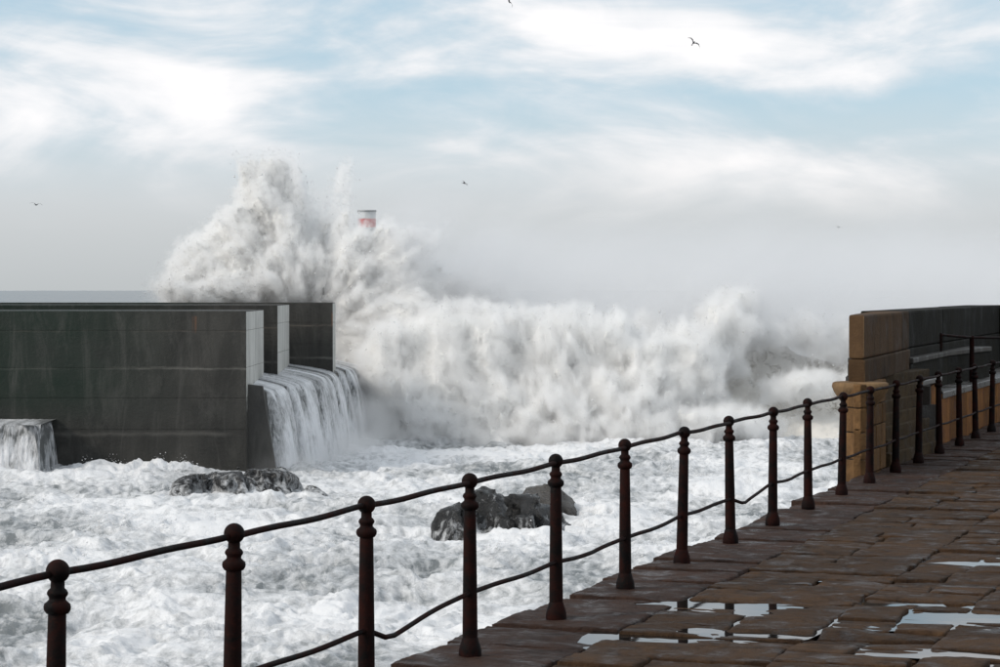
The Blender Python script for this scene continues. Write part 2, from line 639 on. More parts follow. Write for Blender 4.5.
def m_drop():
    t = NT('spray_drops')
    tr = t.n.new('ShaderNodeBsdfTranslucent')
    tr.inputs['Color'].default_value = (0.92, 0.92, 0.92, 1)
    t.set(Base_Color=(0.92, 0.92, 0.92), Roughness=0.9)
    mx = t.n.new('ShaderNodeMixShader')
    mx.inputs[0].default_value = 0.5
    t.link(t.b.outputs[0], mx.inputs[1])
    t.link(tr.outputs[0], mx.inputs[2])
    t.link(mx.outputs[0], t.out.inputs['Surface'])
    return t.m


M_DROP = m_drop()
# ------------------------------------------------------------------ the sea
SEA_Z = -5.0


def sea_height(x, y):
    p = np.stack([x, y, np.zeros_like(x)], -1)
    warp = np.stack([fbm(p * 0.35 + 5, 3), fbm(p * 0.35 + 31, 3), np.zeros_like(x)], -1)
    q = p + warp * 1.6
    near = 1 - smooth(125, 190, y)
    h = 0.75 * fbm(q * np.array([0.085, 0.2, 1]), 3)
    h += near * (0.50 * fbm(q * np.array([0.28, 0.42, 1]) + 9, 4, 0.5, mode='ridge'))
    h += near * (0.17 * fbm(q * np.array([0.9, 1.25, 1]) + 3, 3, 0.5, mode='ridge'))
    h += near * (0.05 * fbm(q * 3.2 + 13, 2, 0.5, mode='ridge'))
    for (bx, by, w, dp, amp) in ((240, 74.6, 2.6, 0.7, 0.22), (262, 74.4, 1.0, 0.6, 0.3), (500, 62.9, 1.6, 0.5, 0.2), (552, 63.4, 0.6, 0.4, 0.2), (100, 84.5, 3.0, 1.2, 0.4), (160, 85.4, 1.4, 0.8, 0.45), (600, 69.5, 2.0, 1.4, 0.35), (60, 58.0, 3.0, 1.5, 0.35), (330, 60.0, 2.2, 1.3, 0.35), (690, 60.0, 2.0, 1.2, 0.3), (180, 66, 3, 1.5, .35)):
        bx = (bx - 500) / FPX * by
        g = np.exp(-((x - bx) / w) ** 2 - ((y - by) / dp) ** 2)
        m = g > 0.02
        if m.any():
            h[m] += 0.7 * amp * g[m] * (1.0 + 0.9 * fbm(q[m] * np.array([1.5, 0.6, 1]) + 70, 3, 0.45, mode='ridge'))
    far = smooth(120, 260, y)
    h += far * (0.9 * np.sin(y / 13.0 + 2.5 * fbm(p * 0.012, 3)) * (0.5 + fbm(p * 0.01 + 7, 2)) + 0.5 * fbm(p * 0.06 + 2, 4))
    return h


def build_sea():
    inv = np.concatenate([np.linspace(1 / 36.0, 1 / 125.0, 520), np.linspace(1 / 125.0, 1 / 700.0, 90)[1:],
                          np.linspace(1 / 700.0, 1 / 9000.0, 40)[1:]])
    ys = 1 / inv
    a = np.linspace(-0.30, 0.30, 620)
    Y = np.repeat(ys, len(a))
    X = np.tile(a, len(ys)) * Y
    h = sea_height(X, Y)
    near = 1 - smooth(120, 180, Y)
    p = np.stack([X, Y, np.zeros_like(X)], -1)
    patch = fbm(p * np.array([0.16, 0.10, 1]) + 40, 4)
    foam = near * (0.40 + 1.35 * patch + 0.62 * h) + (1 - near) * (-0.5 + 0.4 * patch)
    v = np.stack([X, Y, SEA_Z + h], -1)
    q = grid_quads(len(ys), len(a))[:, ::-1]
    me = mesh_np('sea', v, q)
    set_attr(me, 'foam', foam)
    o = obj('sea', me, M_SEA, kind='structure')
    # drops flung up from the crests of the churned water
    r = np.random.default_rng(31)
    thr = np.quantile(h[Y < 100], 0.80)
    cand = np.flatnonzero((h > thr) & (Y < 100) & (Y > 55) & (np.abs(X / Y) < 0.24) & (patch > -0.25))
    w_ = (1 / Y[cand] ** 0.5)
    cl_ = r.choice(cand, 420, p=w_ / w_.sum())            # small bursts, not an even sprinkle
    n = 8000
    c = cl_[r.integers(0, len(cl_), n)]
    up = np.abs(r.normal(size=n)) * 0.13
    P = np.stack([X[c] + r.normal(size=n) * 0.16, Y[c] + r.normal(size=n) * 0.2, SEA_Z + h[c] - 0.03 + up], -1)
    sz = 0.0075 * r.lognormal(0, 0.45, n)
    tet = np.array([[1, 1, 1], [1, -1, -1], [-1, 1, -1], [-1, -1, 1]], np.float32)
    V = (P[:, None, :] + (tet + r.normal(size=(n, 4, 3)) * 0.3) * sz[:, None, None]).reshape(-1, 3)
    b = np.arange(n)[:, None] * 4
    T = np.concatenate([b + np.array(f) for f in ((0, 1, 2), (0, 3, 1), (0, 2, 3), (1, 3, 2))])
    d_ = obj('surf_droplets', mesh_np('surf_droplets', V, None, T, False), M_DROP, kind='stuff')
    d_['label'] = 'white drops flung up from the churned foam'
    d_['category'] = 'spray'
    return o


build_sea()

# ------------------------------------------------------------------ breakwater: quay, blocks, cascades
# batter-faced quay under the blocks
LIP = [(-8.75, 87.7, -2.02), (-7.45, 95, -1.86), (-6.95, 99.5, -1.76), (-6.6, 103, -1.72), (-6.2, 108, -1.72), (-5.4, 122, -1.72)]
qpoly = [(x - 0.05 + 0.62, y) for x, y, z in LIP] + [(-60, 122), (-60, 88.2), (-8.1, 88.2 - 0.4)]
quay = thing('breakwater_quay', 'low stained concrete quay under the breakwater blocks with water pouring off it', 'quay')
qp = [(x + 0.50, y) for x, y, z in LIP] + [(-60, 122), (-60, 87.9)]
obj('base', prism('quay_base', qp, -7.0, [z - 0.03 for _, _, z in LIP] + [-1.72, -2.0],
                  top_off=[(-0.50, 0)] * 6 + [(0, 0)] * 2), M_QUAY, quay)
obj('end_wall', prism('end_wall', [(-9.3, 87.45), (-7.85, 87.45), (-7.85, 87.88), (-9.3, 87.88)], -7, [-1.72, -1.80, -1.80, -1.72], 0.02, top_off=[(0, 0), (-0.82, 0.1), (-0.82, 0), (0, 0)]), M_QUAY, quay)
low = thing('lower_quay_step', 'low concrete step against the dark block at the left edge', 'quay')
obj('base', prism('low_base', [(-60, 84.15), (-16.3, 84.15), (-16.3, 87.2), (-60, 87.2)], -7, -3.06, 0.04), M_QUAY, low)


def breakwater_block(label, x1, y0, y1, ztop, zlev, rot_end=0.0):
    t = thing('breakwater_block', label, 'concrete block', (x1, y0, zlev[0]), 0, 'breakwater blocks')
    lv = list(zlev) + [ztop]
    for a, b in zip(lv[:-1], lv[1:]):
        g = 0.003
        w = 40.0
        me = prism('lift', [(-w, 0), (0, 0), (0.0, y1 - y0), (-w, y1 - y0)], a - lv[0] + g, b - lv[0] - g, 0.010)
        c = obj('concrete_lift', me, M_BLOCK, t)
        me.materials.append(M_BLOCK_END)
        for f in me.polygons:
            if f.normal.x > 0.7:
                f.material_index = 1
    core = prism('core', [(-39.9, 0.05), (-0.05, 0.05), (-0.05, y1 - y0 - 0.05), (-39.9, y1 - y0 - 0.05)], 0.0, ztop - lv[0] - 0.06)
    obj('joint_core', core, M_BLOCK, t)
    me = prism('cap', [(-40, 0.0 + .02), (0 - .02, .02), (-.02, y1 - y0 - .02), (-40, y1 - y0 - .02)], ztop - lv[0] - 0.008, ztop - lv[0] + 0.02, 0.008)
    obj('top_slab', me, M_BLOCK, t)
    return t


breakwater_block('nearest and largest dark concrete breakwater block with a pale end face', -9.2, 87.0, 93.4, 0.93,
                 [-7.0, -3.35, -2.2, -1.1, 0.25])
breakwater_block('middle dark concrete breakwater block with a narrow pale end', -8.73, 94.2, 99.4, 1.10, [-2.2, -0.75, 0.4])
breakwater_block('farthest grey concrete breakwater block beside the tall plume of spray', -6.98, 100.2, 101.9, 1.16, [-2.2, -0.55, 0.35])


def cascade(name, label, line, drop_z, back, throw, nrm, nu=170, nw=70, seed=0, rise=0.38, gapk=1.0, thin=0.0, parent=None):
    line = np.array(line, np.float32)
    seg = np.concatenate([[0], np.cumsum(np.linalg.norm(np.diff(line, axis=0), axis=1))])
    u = np.linspace(0, seg[-1], nu)
    L = np.stack([np.interp(u, seg, line[:, k]) for k in range(3)], -1)
    w = np.linspace(0, 1, nw)
    nb = 0.16
    V = np.zeros((nu, nw, 3), np.float32)
    white = np.zeros((nu, nw), np.float32)
    nrm = np.array(nrm, np.float32)
    for j, t in enumerate(w):
        if t < nb:
            k = t / nb                          # sheet on the quay before the lip
            off = -back * (1 - k)
            z = L[:, 2] + rise * (1 - k) ** 0.7 * (back / 2.0)
        else:
            k = (t - nb) / (1 - nb)
            off = throw * k ** 0.62 * np.ones(nu)
            z = L[:, 2] - (L[:, 2] - drop_z) * k ** 1.25
        off = off * np.ones(nu)
        s = np.stack([u * 2.3 + seed, np.full(nu, t * 0.9), np.full(nu, seed * 1.7)], -1)
        fl = fbm(s, 4, 0.6)
        s2 = np.stack([u * 7.0 + seed, np.full(nu, t * 3.0), np.full(nu, 4.2)], -1)
        rid = fbm(s2, 3, 0.6)
        s3 = np.stack([u * 0.75 + seed * 3, np.full(nu, 0.3), np.full(nu, 9.2)], -1)
        gap = gapk * smooth(0.16, 0.42, pn(s3))
        fall = smooth(nb * 0.8, nb * 1.8, t)
        off = off + fall * (0.16 * fl + 0.05 * rid - 0.55 * gap)
        V[:, j, :2] = L[:, :2] + nrm * off[:, None]
        V[:, j, 2] = z + 0.03 * rid * (t < nb)
        s4 = np.stack([u * 0.9 + seed, np.full(nu, t * 2.6), np.full(nu, 2.2)], -1)
        white[:, j] = 0.42 + 0.7 * fl + 0.8 * fbm(s4, 3, 0.6) + 0.15 * t + 0.45 * t ** 4 - 0.5 * gap - thin
    me = mesh_np(name, V.reshape(-1, 3), grid_quads(nu, nw))
    set_attr(me, 'white', white.ravel())
    o = obj(name, me, M_CASC, parent)
    if parent is None:
        o['label'] = label
        o['category'] = 'waterfall'
    return o


cascade('water_cascade', 'wide white sheet of water pouring off the quay between block and wave', LIP[:5], -5.15, 2.4, 0.80, (0.97, -0.24), seed=3)
lc = cascade('water_cascade', 'small sheet of water pouring off the low step at the left edge',
        [(-26, 84.1, -3.0), (-16.10, 84.1, -3.0)], -5.15, 2.9, 0.42, (0.0, -1.0), nu=240, seed=11, rise=0.02, gapk=0.0)
cascade('side_sheet', None, [(-16.27, 83.62, -3.02), (-16.27, 87.05, -3.02)], -5.15, 0.5, 0.22, (1.0, 0.0), nu=70, seed=17, rise=0.02, gapk=0.6, thin=0.3, parent=lc)

# ------------------------------------------------------------------ lighthouse behind the spray
def lighthouse():
    d = 300.0
    c = at(367, HOR, d)
    t = thing('lighthouse', 'red and white round lighthouse top showing through the spray', 'lighthouse', (c.x, d, SEA_Z))
    white = m_plain('white_paint', (0.55, 0.56, 0.56), 0.6)
    red = m_plain('red_paint', (0.50, 0.03, 0.025), 0.6)
    grey = m_plain('grey_cap', (0.30, 0.31, 0.31), 0.6)
    r = 1.12
    z = lambda py: EYE - (py - HOR) / FPX * d - SEA_Z
    top = z(210)
    obj('foundation', lathe('f', [(0.01, -2), (2.6, -2), (2.6, 3.2), (2.5, 3.3), (0.01, 3.3)], 20), grey, t)
    zz = [3.3, 6.0, 8.7, 11.4, z(227.5), z(218.8), top - 0.25]
    mats = [white, red, white, red, red, white]
    mats = [red, white, red, white, red, white]
    for i, (a, b) in enumerate(zip(zz[:-1], zz[1:])):
        obj('tower_band', lathe('b', [(r, a), (r, b)], 28), mats[i], t)
    obj('roof_cap', lathe('c', [(0.01, top), (r + 0.06, top - 0.02), (r + 0.08, top - 0.24), (r, top - 0.26)], 28), grey, t)
    obj('gallery', lathe('g', [(r, zz[4] - 0.1), (r + .12, zz[4] - 0.1), (r + .12, zz[4]), (r, zz[4] + .01)], 28), white, t)


lighthouse()

# ------------------------------------------------------------------ spray: density fields on grids
def field_object(name, mn, mx, res, dens, mat, parent, **props):
    """a mesh whose points carry a density grid, turned into a fog volume by geometry nodes"""
    nx, ny, nz = res
    me = bpy.data.meshes.new(name + '_grid')
    n = nx * ny * nz
    me.vertices.add(n)
    gx, gy, gz = [np.linspace(mn[k], mx[k], res[k], dtype=np.float32) for k in range(3)]
    co = np.empty((nx, ny, nz, 3), np.float32)
    co[..., 0] = gx[:, None, None]
    co[..., 1] = gy[None, :, None]
    co[..., 2] = gz[None, None, :]
    me.vertices.foreach_set('co', co.ravel())
    set_attr(me, 'fog', dens.ravel())
    me.materials.append(mat)
    o = obj(name, me, None, parent, **props)
    ng = bpy.data.node_groups.new(name + '_fog', 'GeometryNodeTree')
    ng.interface.new_socket('Geometry', in_out='INPUT', socket_type='NodeSocketGeometry')
    ng.interface.new_socket('Geometry', in_out='OUTPUT', socket_type='NodeSocketGeometry')
    N, L = ng.nodes, ng.links
    gi, go = N.new('NodeGroupInput'), N.new('NodeGroupOutput')
    pos = N.new('GeometryNodeInputPosition')
    sep = N.new('ShaderNodeSeparateXYZ')
    L.new(pos.outputs[0], sep.inputs[0])

    def mth(op, a, b=None):
        m = N.new('ShaderNodeMath')
        m.operation = op
        for i, v in enumerate((a, b)):
            if v is None:
                continue
            if isinstance(v, (int, float)):
                m.inputs[i].default_value = v
            else:
                L.new(v, m.inputs[i])
        return m.outputs[0]
    idx = []
    for k in range(3):
        step = (mx[k] - mn[k]) / (res[k] - 1)
        idx.append(mth('MINIMUM', mth('MAXIMUM', mth('ROUND', mth('DIVIDE', mth('SUBTRACT', sep.outputs[k], mn[k]), step)), 0), res[k] - 1))
    ii = mth('ADD', mth('MULTIPLY', mth('ADD', mth('MULTIPLY', idx[0], ny), idx[1]), nz), idx[2])
    # index kept exact: rebuilt from integers
    fi = N.new('FunctionNodeFloatToInt')
    fi.rounding_mode = 'ROUND'
    i3 = []
    for k in range(3):
        f = N.new('FunctionNodeFloatToInt')
        f.rounding_mode = 'ROUND'
        L.new(idx[k], f.inputs[0])
        i3.append(f.outputs[0])

    def imth(op, a, b):
        m = N.new('FunctionNodeIntegerMath')
        m.operation = op
        for i, v in enumerate((a, b)):
            if isinstance(v, int):
                m.inputs[i].default_value = v
            else:
                L.new(v, m.inputs[i])
        return m.outputs[0]
    index = imth('ADD', imth('MULTIPLY', imth('ADD', imth('MULTIPLY', i3[0], ny), i3[1]), nz), i3[2])
    na = N.new('GeometryNodeInputNamedAttribute')
    na.data_type = 'FLOAT'
    na.inputs['Name'].default_value = 'fog'
    si = N.new('GeometryNodeSampleIndex')
    si.data_type = 'FLOAT'
    si.domain = 'POINT'
    L.new(gi.outputs[0], si.inputs['Geometry'])
    L.new(na.outputs['Attribute'], si.inputs['Value'])
    L.new(index, si.inputs['Index'])
    vc = N.new('GeometryNodeVolumeCube')
    L.new(si.outputs['Value'], vc.inputs['Density'])
    vc.inputs['Min'].default_value = mn
    vc.inputs['Max'].default_value = mx
    for k, nm in enumerate(('Resolution X', 'Resolution Y', 'Resolution Z')):
        vc.inputs[nm].default_value = res[k]
    sm = N.new('GeometryNodeSetMaterial')
    sm.inputs['Material'].default_value = mat
    L.new(vc.outputs[0], sm.inputs['Geometry'])
    L.new(sm.outputs[0], go.inputs[0])
    md = o.modifiers.new('fog', 'NODES')
    md.node_group = ng
    return o


def iso_mesh(name, mn, mx, res, dens, thr):
    """surface of the density grid (blocky cells smoothed): marching by naive surface nets"""
    D = dens
    nx, ny, nz = D.shape
    ins = D > thr
    cells = np.zeros((nx - 1, ny - 1, nz - 1), np.int32)
    acc = np.zeros((nx - 1, ny - 1, nz - 1, 3), np.float32)
    cnt = np.zeros((nx - 1, ny - 1, nz - 1), np.float32)
    sl = lambda o: (slice(o[0], nx - 1 + o[0]), slice(o[1], ny - 1 + o[1]), slice(o[2], nz - 1 + o[2]))
    corners = [(i, j, k) for i in (0, 1) for j in (0, 1) for k in (0, 1)]
    for a in corners:
        for ax in range(3):
            if a[ax] == 1:
                continue
            b = list(a)
            b[ax] = 1
            Ia, Ib = ins[sl(a)], ins[sl(tuple(b))]
            Da, Db = D[sl(a)], D[sl(tuple(b))]
            m = Ia != Ib
            t = np.where(m, (thr - Da) / np.where(np.abs(Db - Da) < 1e-9, 1e-9, Db - Da), 0)
            for k in range(3):
                acc[..., k] += np.where(m, a[k] + (t if k == ax else 0), 0)
            cnt += m
    act = cnt > 0
    vid = np.full(act.shape, -1, np.int64)
    vid[act] = np.arange(act.sum())
    ix = np.argwhere(act).astype(np.float32)
    P = ix + acc[act] / cnt[act][:, None]
    step = (np.array(mx) - np.array(mn)) / (np.array(res) - 1)
    P = np.array(mn) + P * step
    quads = []
    for ax in range(3):
        a1, a2 = [k for k in range(3) if k != ax]
        lo = [slice(1, -1)] * 3
        lo[ax] = slice(0, -1)
        hi = [slice(1, -1)] * 3
        hi[ax] = slice(1, None)
        A, B = ins[tuple(lo)], ins[tuple(hi)]
        for flip, m in ((False, A & ~B), (True, ~A & B)):
            e = np.argwhere(m)
            if len(e) == 0:
                continue
            e = e + 1
            e[:, ax] -= 1
            c = []
            for o1, o2 in ((-1, -1), (0, -1), (0, 0), (-1, 0)):
                q = e.copy()
                q[:, a1] += o1
                q[:, a2] += o2
                c.append(vid[q[:, 0], q[:, 1], q[:, 2]])
            c = np.stack(c, -1)
            if flip != (ax == 1):
                c = c[:, ::-1]
            quads.append(c)
    quads = np.concatenate(quads)
    quads = quads[(quads >= 0).all(1)]
    return mesh_np(name, P, quads)


def blob_field(pts, blobs, k=2.2):
    s = np.zeros(len(pts), np.float32)
    for (px, py, d, rx, rz, ry) in blobs:
        c = at(px, py, d)
        m = d / FPX
        q = (pts - np.array(c, np.float32)) / np.array([rx * m, ry, rz * m], np.float32)
        r = np.linalg.norm(q, axis=1)
        s += np.exp(-k * np.clip((r - 1) * min(rx * m, ry, rz * m), -4, 8))
    return -np.log(np.maximum(s, 1e-9)) / k


def spray(mn, mx, step, blobs, streak_from, seed, fall=1.0, amp=(0.9, 0.45, 0.25), streak=0.5, soft=0.5, zfloor=None):
    res = tuple(int(round((mx[k] - mn[k]) / step)) + 1 for k in range(3))
    g = [np.linspace(mn[k], mx[k], res[k], dtype=np.float32) for k in range(3)]
    pts = np.stack(np.meshgrid(*g, indexing='ij'), -1).reshape(-1, 3)
    s = blob_field(pts, blobs, 3.6)
    band = s < 2.2
    P = pts[band]
    n = amp[0] * fbm(P * 0.42 + seed, 3, 0.5, mode='billow')
    n += amp[1] * fbm(P * np.array([1.1, 1.1, 1.1 * fall]) + seed + 9, 3, 0.55, mode='billow')
    n += amp[2] * fbm(P * np.array([2.6, 2.6, 2.6 * fall]) + seed + 3, 3, 0.65, mode='ridge')
    # jets thrown out from the place of impact
    V = P - np.array(streak_from, np.float32)
    r = np.linalg.norm(V, axis=1)
    dirn = V / np.maximum(r, 1e-3)[:, None]
    jet = fbm(dirn * 7.0 + np.stack([r * 0.10] * 3, -1) + seed, 4, 0.6)
    n -= streak * 1.8 * jet * smooth(1.0, 5.0, r)
    sd = s[band] + n
    dens = np.zeros(len(pts), np.float32)
    prof = np.clip(-sd / soft, 0, 1)
    core = np.full(len(pts), -1.0, np.float32)
    core[band] = -sd
    wisp = np.clip(0.55 - (sd + 0.1) / 1.3, 0, 1) ** 2 * np.clip(0.45 + 1.3 * fbm(P * np.array([1.6, 1.6, 1.1]) + 50, 3, 0.6), 0, 1)
    dens[band] = prof + 0.07 * wisp
    D = dens.reshape(res)
    for ax in range(3):           # the spray thins out before the faces of its grid
        c = g[ax]
        f = smooth(0.0, 1.2, np.minimum(c - mn[ax] if ax != 2 else c * 0 + 9, mx[ax] - c))
        if ax == 2:
            f[0] = 0
        sh = [1, 1, 1]
        sh[ax] = -1
        D *= f.reshape(sh)
        C = core.reshape(res)
        C[...] = np.minimum(C, f.reshape(sh) * 3 - 1.0)
    return res, D, C


def droplets(name, mn, mx, res, D, n, parent, lo, hi, size, mat, seed, zmin=-99):
    r = np.random.default_rng(seed)
    c = np.argwhere((D > lo) & (D < hi))
    st = (np.array(mx) - np.array(mn)) / (np.array(res) - 1)
    P = np.array(mn) + c * st
    P = P[P[:, 2] > zmin]
    P = P[r.integers(0, len(P), n)] + r.normal(size=(n, 3)) * 0.16
    s = size * r.lognormal(0, 0.5, n)
    tet = np.array([[1, 1, 1], [1, -1, -1], [-1, 1, -1], [-1, -1, 1]], np.float32)
    q = r.normal(size=(n, 4, 3)) * 0.3 + tet
    V = (P[:, None, :] + q * s[:, None, None] * np.array([1, 1, 1.3])).reshape(-1, 3)
    b = np.arange(n)[:, None] * 4
    T = np.concatenate([b + np.array(f) for f in ((0, 1, 2), (0, 3, 1), (0, 2, 3), (1, 3, 2))])
    me = mesh_np(name, V, None, T, False)
    return obj(name, me, mat, parent, kind='stuff')


M_VOL = m_volume('spray_fog', 5.2)
M_VOL2 = m_volume('roller_fog', 4.4)

# tall plume thrown up where the wave strikes the end of the breakwater
plume = thing('spray_plume', 'tall white plume of spray bursting up behind the breakwater blocks', 'spray', at(290, 303, 111))
A_MN, A_MX = (-16.6, 107.0, -5.0), (0.9, 115.4, 8.4)
A_BL = [(192, 284, 112, 22, 20, 1.6), (206, 262, 112, 26, 26, 2.0), (236, 256, 112, 34, 40, 2.2), (256, 226, 112.2, 22, 34, 1.5), (264, 194, 112.4, 11, 26, 0.9),
        (248, 198, 112.4, 5, 18, 0.5), (282, 204, 112.4, 6, 24, 0.6), (284, 236, 112, 22, 30, 1.7), (292, 266, 111.4, 34, 32, 2.2), (240, 286, 111, 70, 24, 2.2), (300, 206, 112.6, 5, 18, 0.5),
        (322, 276, 112.6, 22, 28, 1.2), (320, 236, 113, 10, 14, 0.6), (344, 232, 111.2, 5, 24, 0.5), (350, 276, 110.8, 17, 30, 1.4), (383, 270, 111, 30, 26, 1.5), (402, 246, 111.2, 18, 13, 0.9), (416, 236, 111.2, 10, 5, 0.5),
        (347, 310, 110.3, 14, 34, 1.3), (392, 306, 110.8, 44, 40, 1.9), (364, 352, 109.5, 22, 48, 1.5), (400, 350, 109, 38, 56, 1.9),
        (360, 244, 110.4, 9, 11, 0.45), (440, 288, 112, 26, 16, 1.2), (475, 303, 112.5, 30, 14, 1.2)]
resA, DA, CA = spray(A_MN, A_MX, 0.088, A_BL, at(300, 345, 111.5), 4.0, amp=(0.55, 0.45, 0.40), streak=0.65)
def local(o, root):
    o.matrix_parent_inverse = root.matrix_basis.inverted()
bpy.context.view_layer.update()
o = obj('spray_core', iso_mesh('plume_core', A_MN, A_MX, resA, CA, 0.5), M_FOAM, plume); local(o, plume)
o = field_object('spray_mist', A_MN, A_MX, resA, DA, M_VOL, plume, kind='stuff'); local(o, plume)
o = droplets('spray_droplets', A_MN, A_MX, resA, DA, 45000, plume, 0.01, 0.5, 0.0065, M_DROP, 2, zmin=0.0); local(o, plume)

# the breaker: a face of water with a rolling front of foam
wave = thing('breaking_wave', 'big breaking wave of white foam rolling in right of the breakwater', 'wave', at(620, 440, 106))


def wave_face():
    nu, nw = 300, 90
    X = np.linspace(-7, 30, nu)
    w = np.linspace(0, 1, nw)
    U, W = np.meshgrid(X, w, indexing='ij')
    crest = 4.55 + 0.5 * pn(np.stack([X * 0.22, X * 0, X * 0 + 3], -1)) + 0.35 * pn(np.stack([X * 0.8, X * 0, X * 0 + 8], -1)) - 1.0 * smooth(10.0, 15.5, X)
    crest = crest - 0.5 * smooth(17, 30, X)
    y0 = 104.2 + 0.5 * pn(np.stack([X * 0.15, X * 0, X * 0 + 1], -1))
    k = np.clip(W / 0.62, 0, 1)
    b = np.clip((W - 0.62) / 0.38, 0, 1)
    Y = y0[:, None] + 7.2 * k ** 0.8 + 14 * b
    Z = SEA_Z - 0.35 + (crest[:, None] + 0.35) * (k ** 1.45) * (1 - 0.92 * smooth(0, 1, b))
    p = np.stack([U.ravel(), Y.ravel(), Z.ravel()], -1)
    n = 0.35 * fbm(p * 0.55, 4) + 0.16 * fbm(p * 2.0, 3, mode='ridge')
    Y = Y - n.reshape(nu, nw) * 1.2
    Z = Z + n.reshape(nu, nw) * 0.7
    foam = 0.68 + 0.5 * fbm(p * np.array([0.35, 0.35, 0.35]) + 20, 3) - 0.40 * smooth(-2.6, -0.4, p[:, 2]) + 0.8 * (1 - smooth(-4.9, -3.6, p[:, 2])) + 0.5 * (1 - smooth(8.0, 11.0, p[:, 0]))
    me = mesh_np('wave_face', np.stack([U, Y, Z], -1).reshape(-1, 3), grid_quads(nu, nw))
    set_attr(me, 'foam', foam)
    return me


bpy.context.view_layer.update()
o = obj('water_face', wave_face(), M_WAVE, wave); local(o, wave)
B_MN, B_MX = (-7.2, 101.9, -5.4), (18.6, 112.8, 2.2)
B_BL = [(395, 385, 106.5, 40, 60, 2.0), (440, 370, 106.8, 50, 62, 2.2), (490, 360, 107, 52, 55, 2.2), (545, 362, 107, 52, 54, 2.2),
        (600, 365, 106.8, 46, 50, 2.0), (650, 380, 106.5, 44, 44, 1.9), (690, 375, 107, 36, 50, 1.8), (725, 335, 108.8, 30, 40, 1.7),
        (735, 305, 110, 24, 18, 1.2), (460, 434, 105.0, 100, 22, 2.0), (600, 434, 104.6, 110, 20, 2.0), (710, 428, 104.8, 60, 18, 1.6), (430, 405, 105.6, 60, 30, 2.0), (520, 405, 105.5, 70, 30, 2.0), (610, 405, 105.4, 60, 30, 2.0),
        (770, 335, 110.5, 34, 12, 1.0), (815, 338, 110.4, 40, 18, 1.1), (860, 338, 110.6, 44, 18, 1.1), (800, 385, 107.6, 40, 16, 0.8), (640, 345, 109.5, 30, 30, 1.4)]
resB, DB, CB = spray(B_MN, B_MX, 0.095, B_BL, at(600, 470, 108), 21.0, fall=0.5, amp=(0.62, 0.50, 0.36), streak=0.45, soft=0.6)
o = obj('foam_core', iso_mesh('roller_core', B_MN, B_MX, resB, CB, 0.6), M_FOAM, wave); local(o, wave)
o = field_object('foam_mist', B_MN, B_MX, resB, DB, M_VOL2, wave, kind='stuff'); local(o, wave)
o = droplets('spray_droplets', B_MN, B_MX, resB, DB, 45000, wave, 0.01, 0.5, 0.0065, M_DROP, 5, zmin=-4.5); local(o, wave)


# thin drifting sea mist behind and above the breaker
def sea_mist():
    mn, mx = (-12.0, 105.0, -5.0), (52.0, 150.0, 10.0)
    res = (161, 91, 61)
    g = [np.linspace(mn[k], mx[k], res[k], dtype=np.float32) for k in range(3)]
    P = np.stack(np.meshgrid(*g, indexing='ij'), -1).reshape(-1, 3)
    top = 4.4 + 1.6 * fbm(P * np.array([0.12, 0.05, 0.0]) + 3, 3)
    d = smooth(0, 1, (top + 1.5 - P[:, 2]) / 4.0) * np.clip(0.6 + 0.8 * fbm(P * 0.3, 3), 0.05, 1.3)
    d *= smooth(-8.5, 1.0, P[:, 0]) * (1 - smooth(42, 52, P[:, 0])) * smooth(109, 113, P[:, 1]) * (1 - smooth(140, 150, P[:, 1]))
    # spindrift torn off the crest and blown to the right
    Q = P + np.stack([-0.8 * (P[:, 2] + 1), 0 * P[:, 0], 0 * P[:, 0]], -1)
    tear = np.clip(0.5 + 1.3 * fbm(Q * np.array([0.42, 0.3, 0.25]) + 12, 4, 0.6), 0, 1.4)
    hgt = 2.8 + 2.6 * np.exp(-((P[:, 0] + 3.5) / 4.0) ** 2) + 1.3 * np.exp(-((P[:, 0] - 11.5) / 3.0) ** 2)
    blow = tear * (1 - smooth(-1.0, 1.0, (P[:, 2] - hgt) / 2.2)) * np.exp(-((P[:, 1] - 110.6) / 2.6) ** 2)
    blow *= smooth(-7.5, -4.0, P[:, 0]) * (1 - smooth(19, 30, P[:, 0])) * smooth(-4.5, -1.0, P[:, 2])
    d = d + 4.6 * blow
    o = field_object('sea_mist', mn, mx, res, d.astype(np.float32).reshape(res), m_volume('thin_sea_mist', 0.10, (0.90, 0.905, 0.915)), None, kind='stuff')
    o['label'] = 'thin grey sea mist hanging behind the breaking wave'
    o['category'] = 'mist'


def cascade_mist():
    mn, mx = (-9.6, 84.0, -5.2), (-3.6, 108.0, -1.6)
    res = (49, 97, 31)
    g = [np.linspace(mn[k], mx[k], res[k], dtype=np.float32) for k in range(3)]
    P = np.stack(np.meshgrid(*g, indexing='ij'), -1).reshape(-1, 3)
    fx = np.interp(P[:, 1], [p[1] for p in LIP], [p[0] for p in LIP]) + 1.0
    far = smooth(90, 105, P[:, 1])
    d = np.exp(-((P[:, 0] - fx) / 0.9) ** 2) * (1 - smooth(0, 1, (P[:, 2] + 5.0) / (1.0 + 2.0 * far))) * np.clip(0.4 + 1.3 * fbm(P * 0.9 + 5, 3), 0, 1.3)
    d *= smooth(mn[1] + .3, 89, P[:, 1]) * (1 - smooth(105, 108, P[:, 1])) * smooth(mn[0], mn[0] + .8, P[:, 0]) * (1 - smooth(mx[0] - .8, mx[0], P[:, 0])) * (0.5 + far)
    o = field_object('cascade_mist', mn, mx, res, d.astype(np.float32).reshape(res), m_volume('cascade_fog', 0.9), None, kind='stuff')
    o['label'] = 'soft white mist at the foot of the wide cascade'
    o['category'] = 'mist'


cascade_mist()
sea_mist()

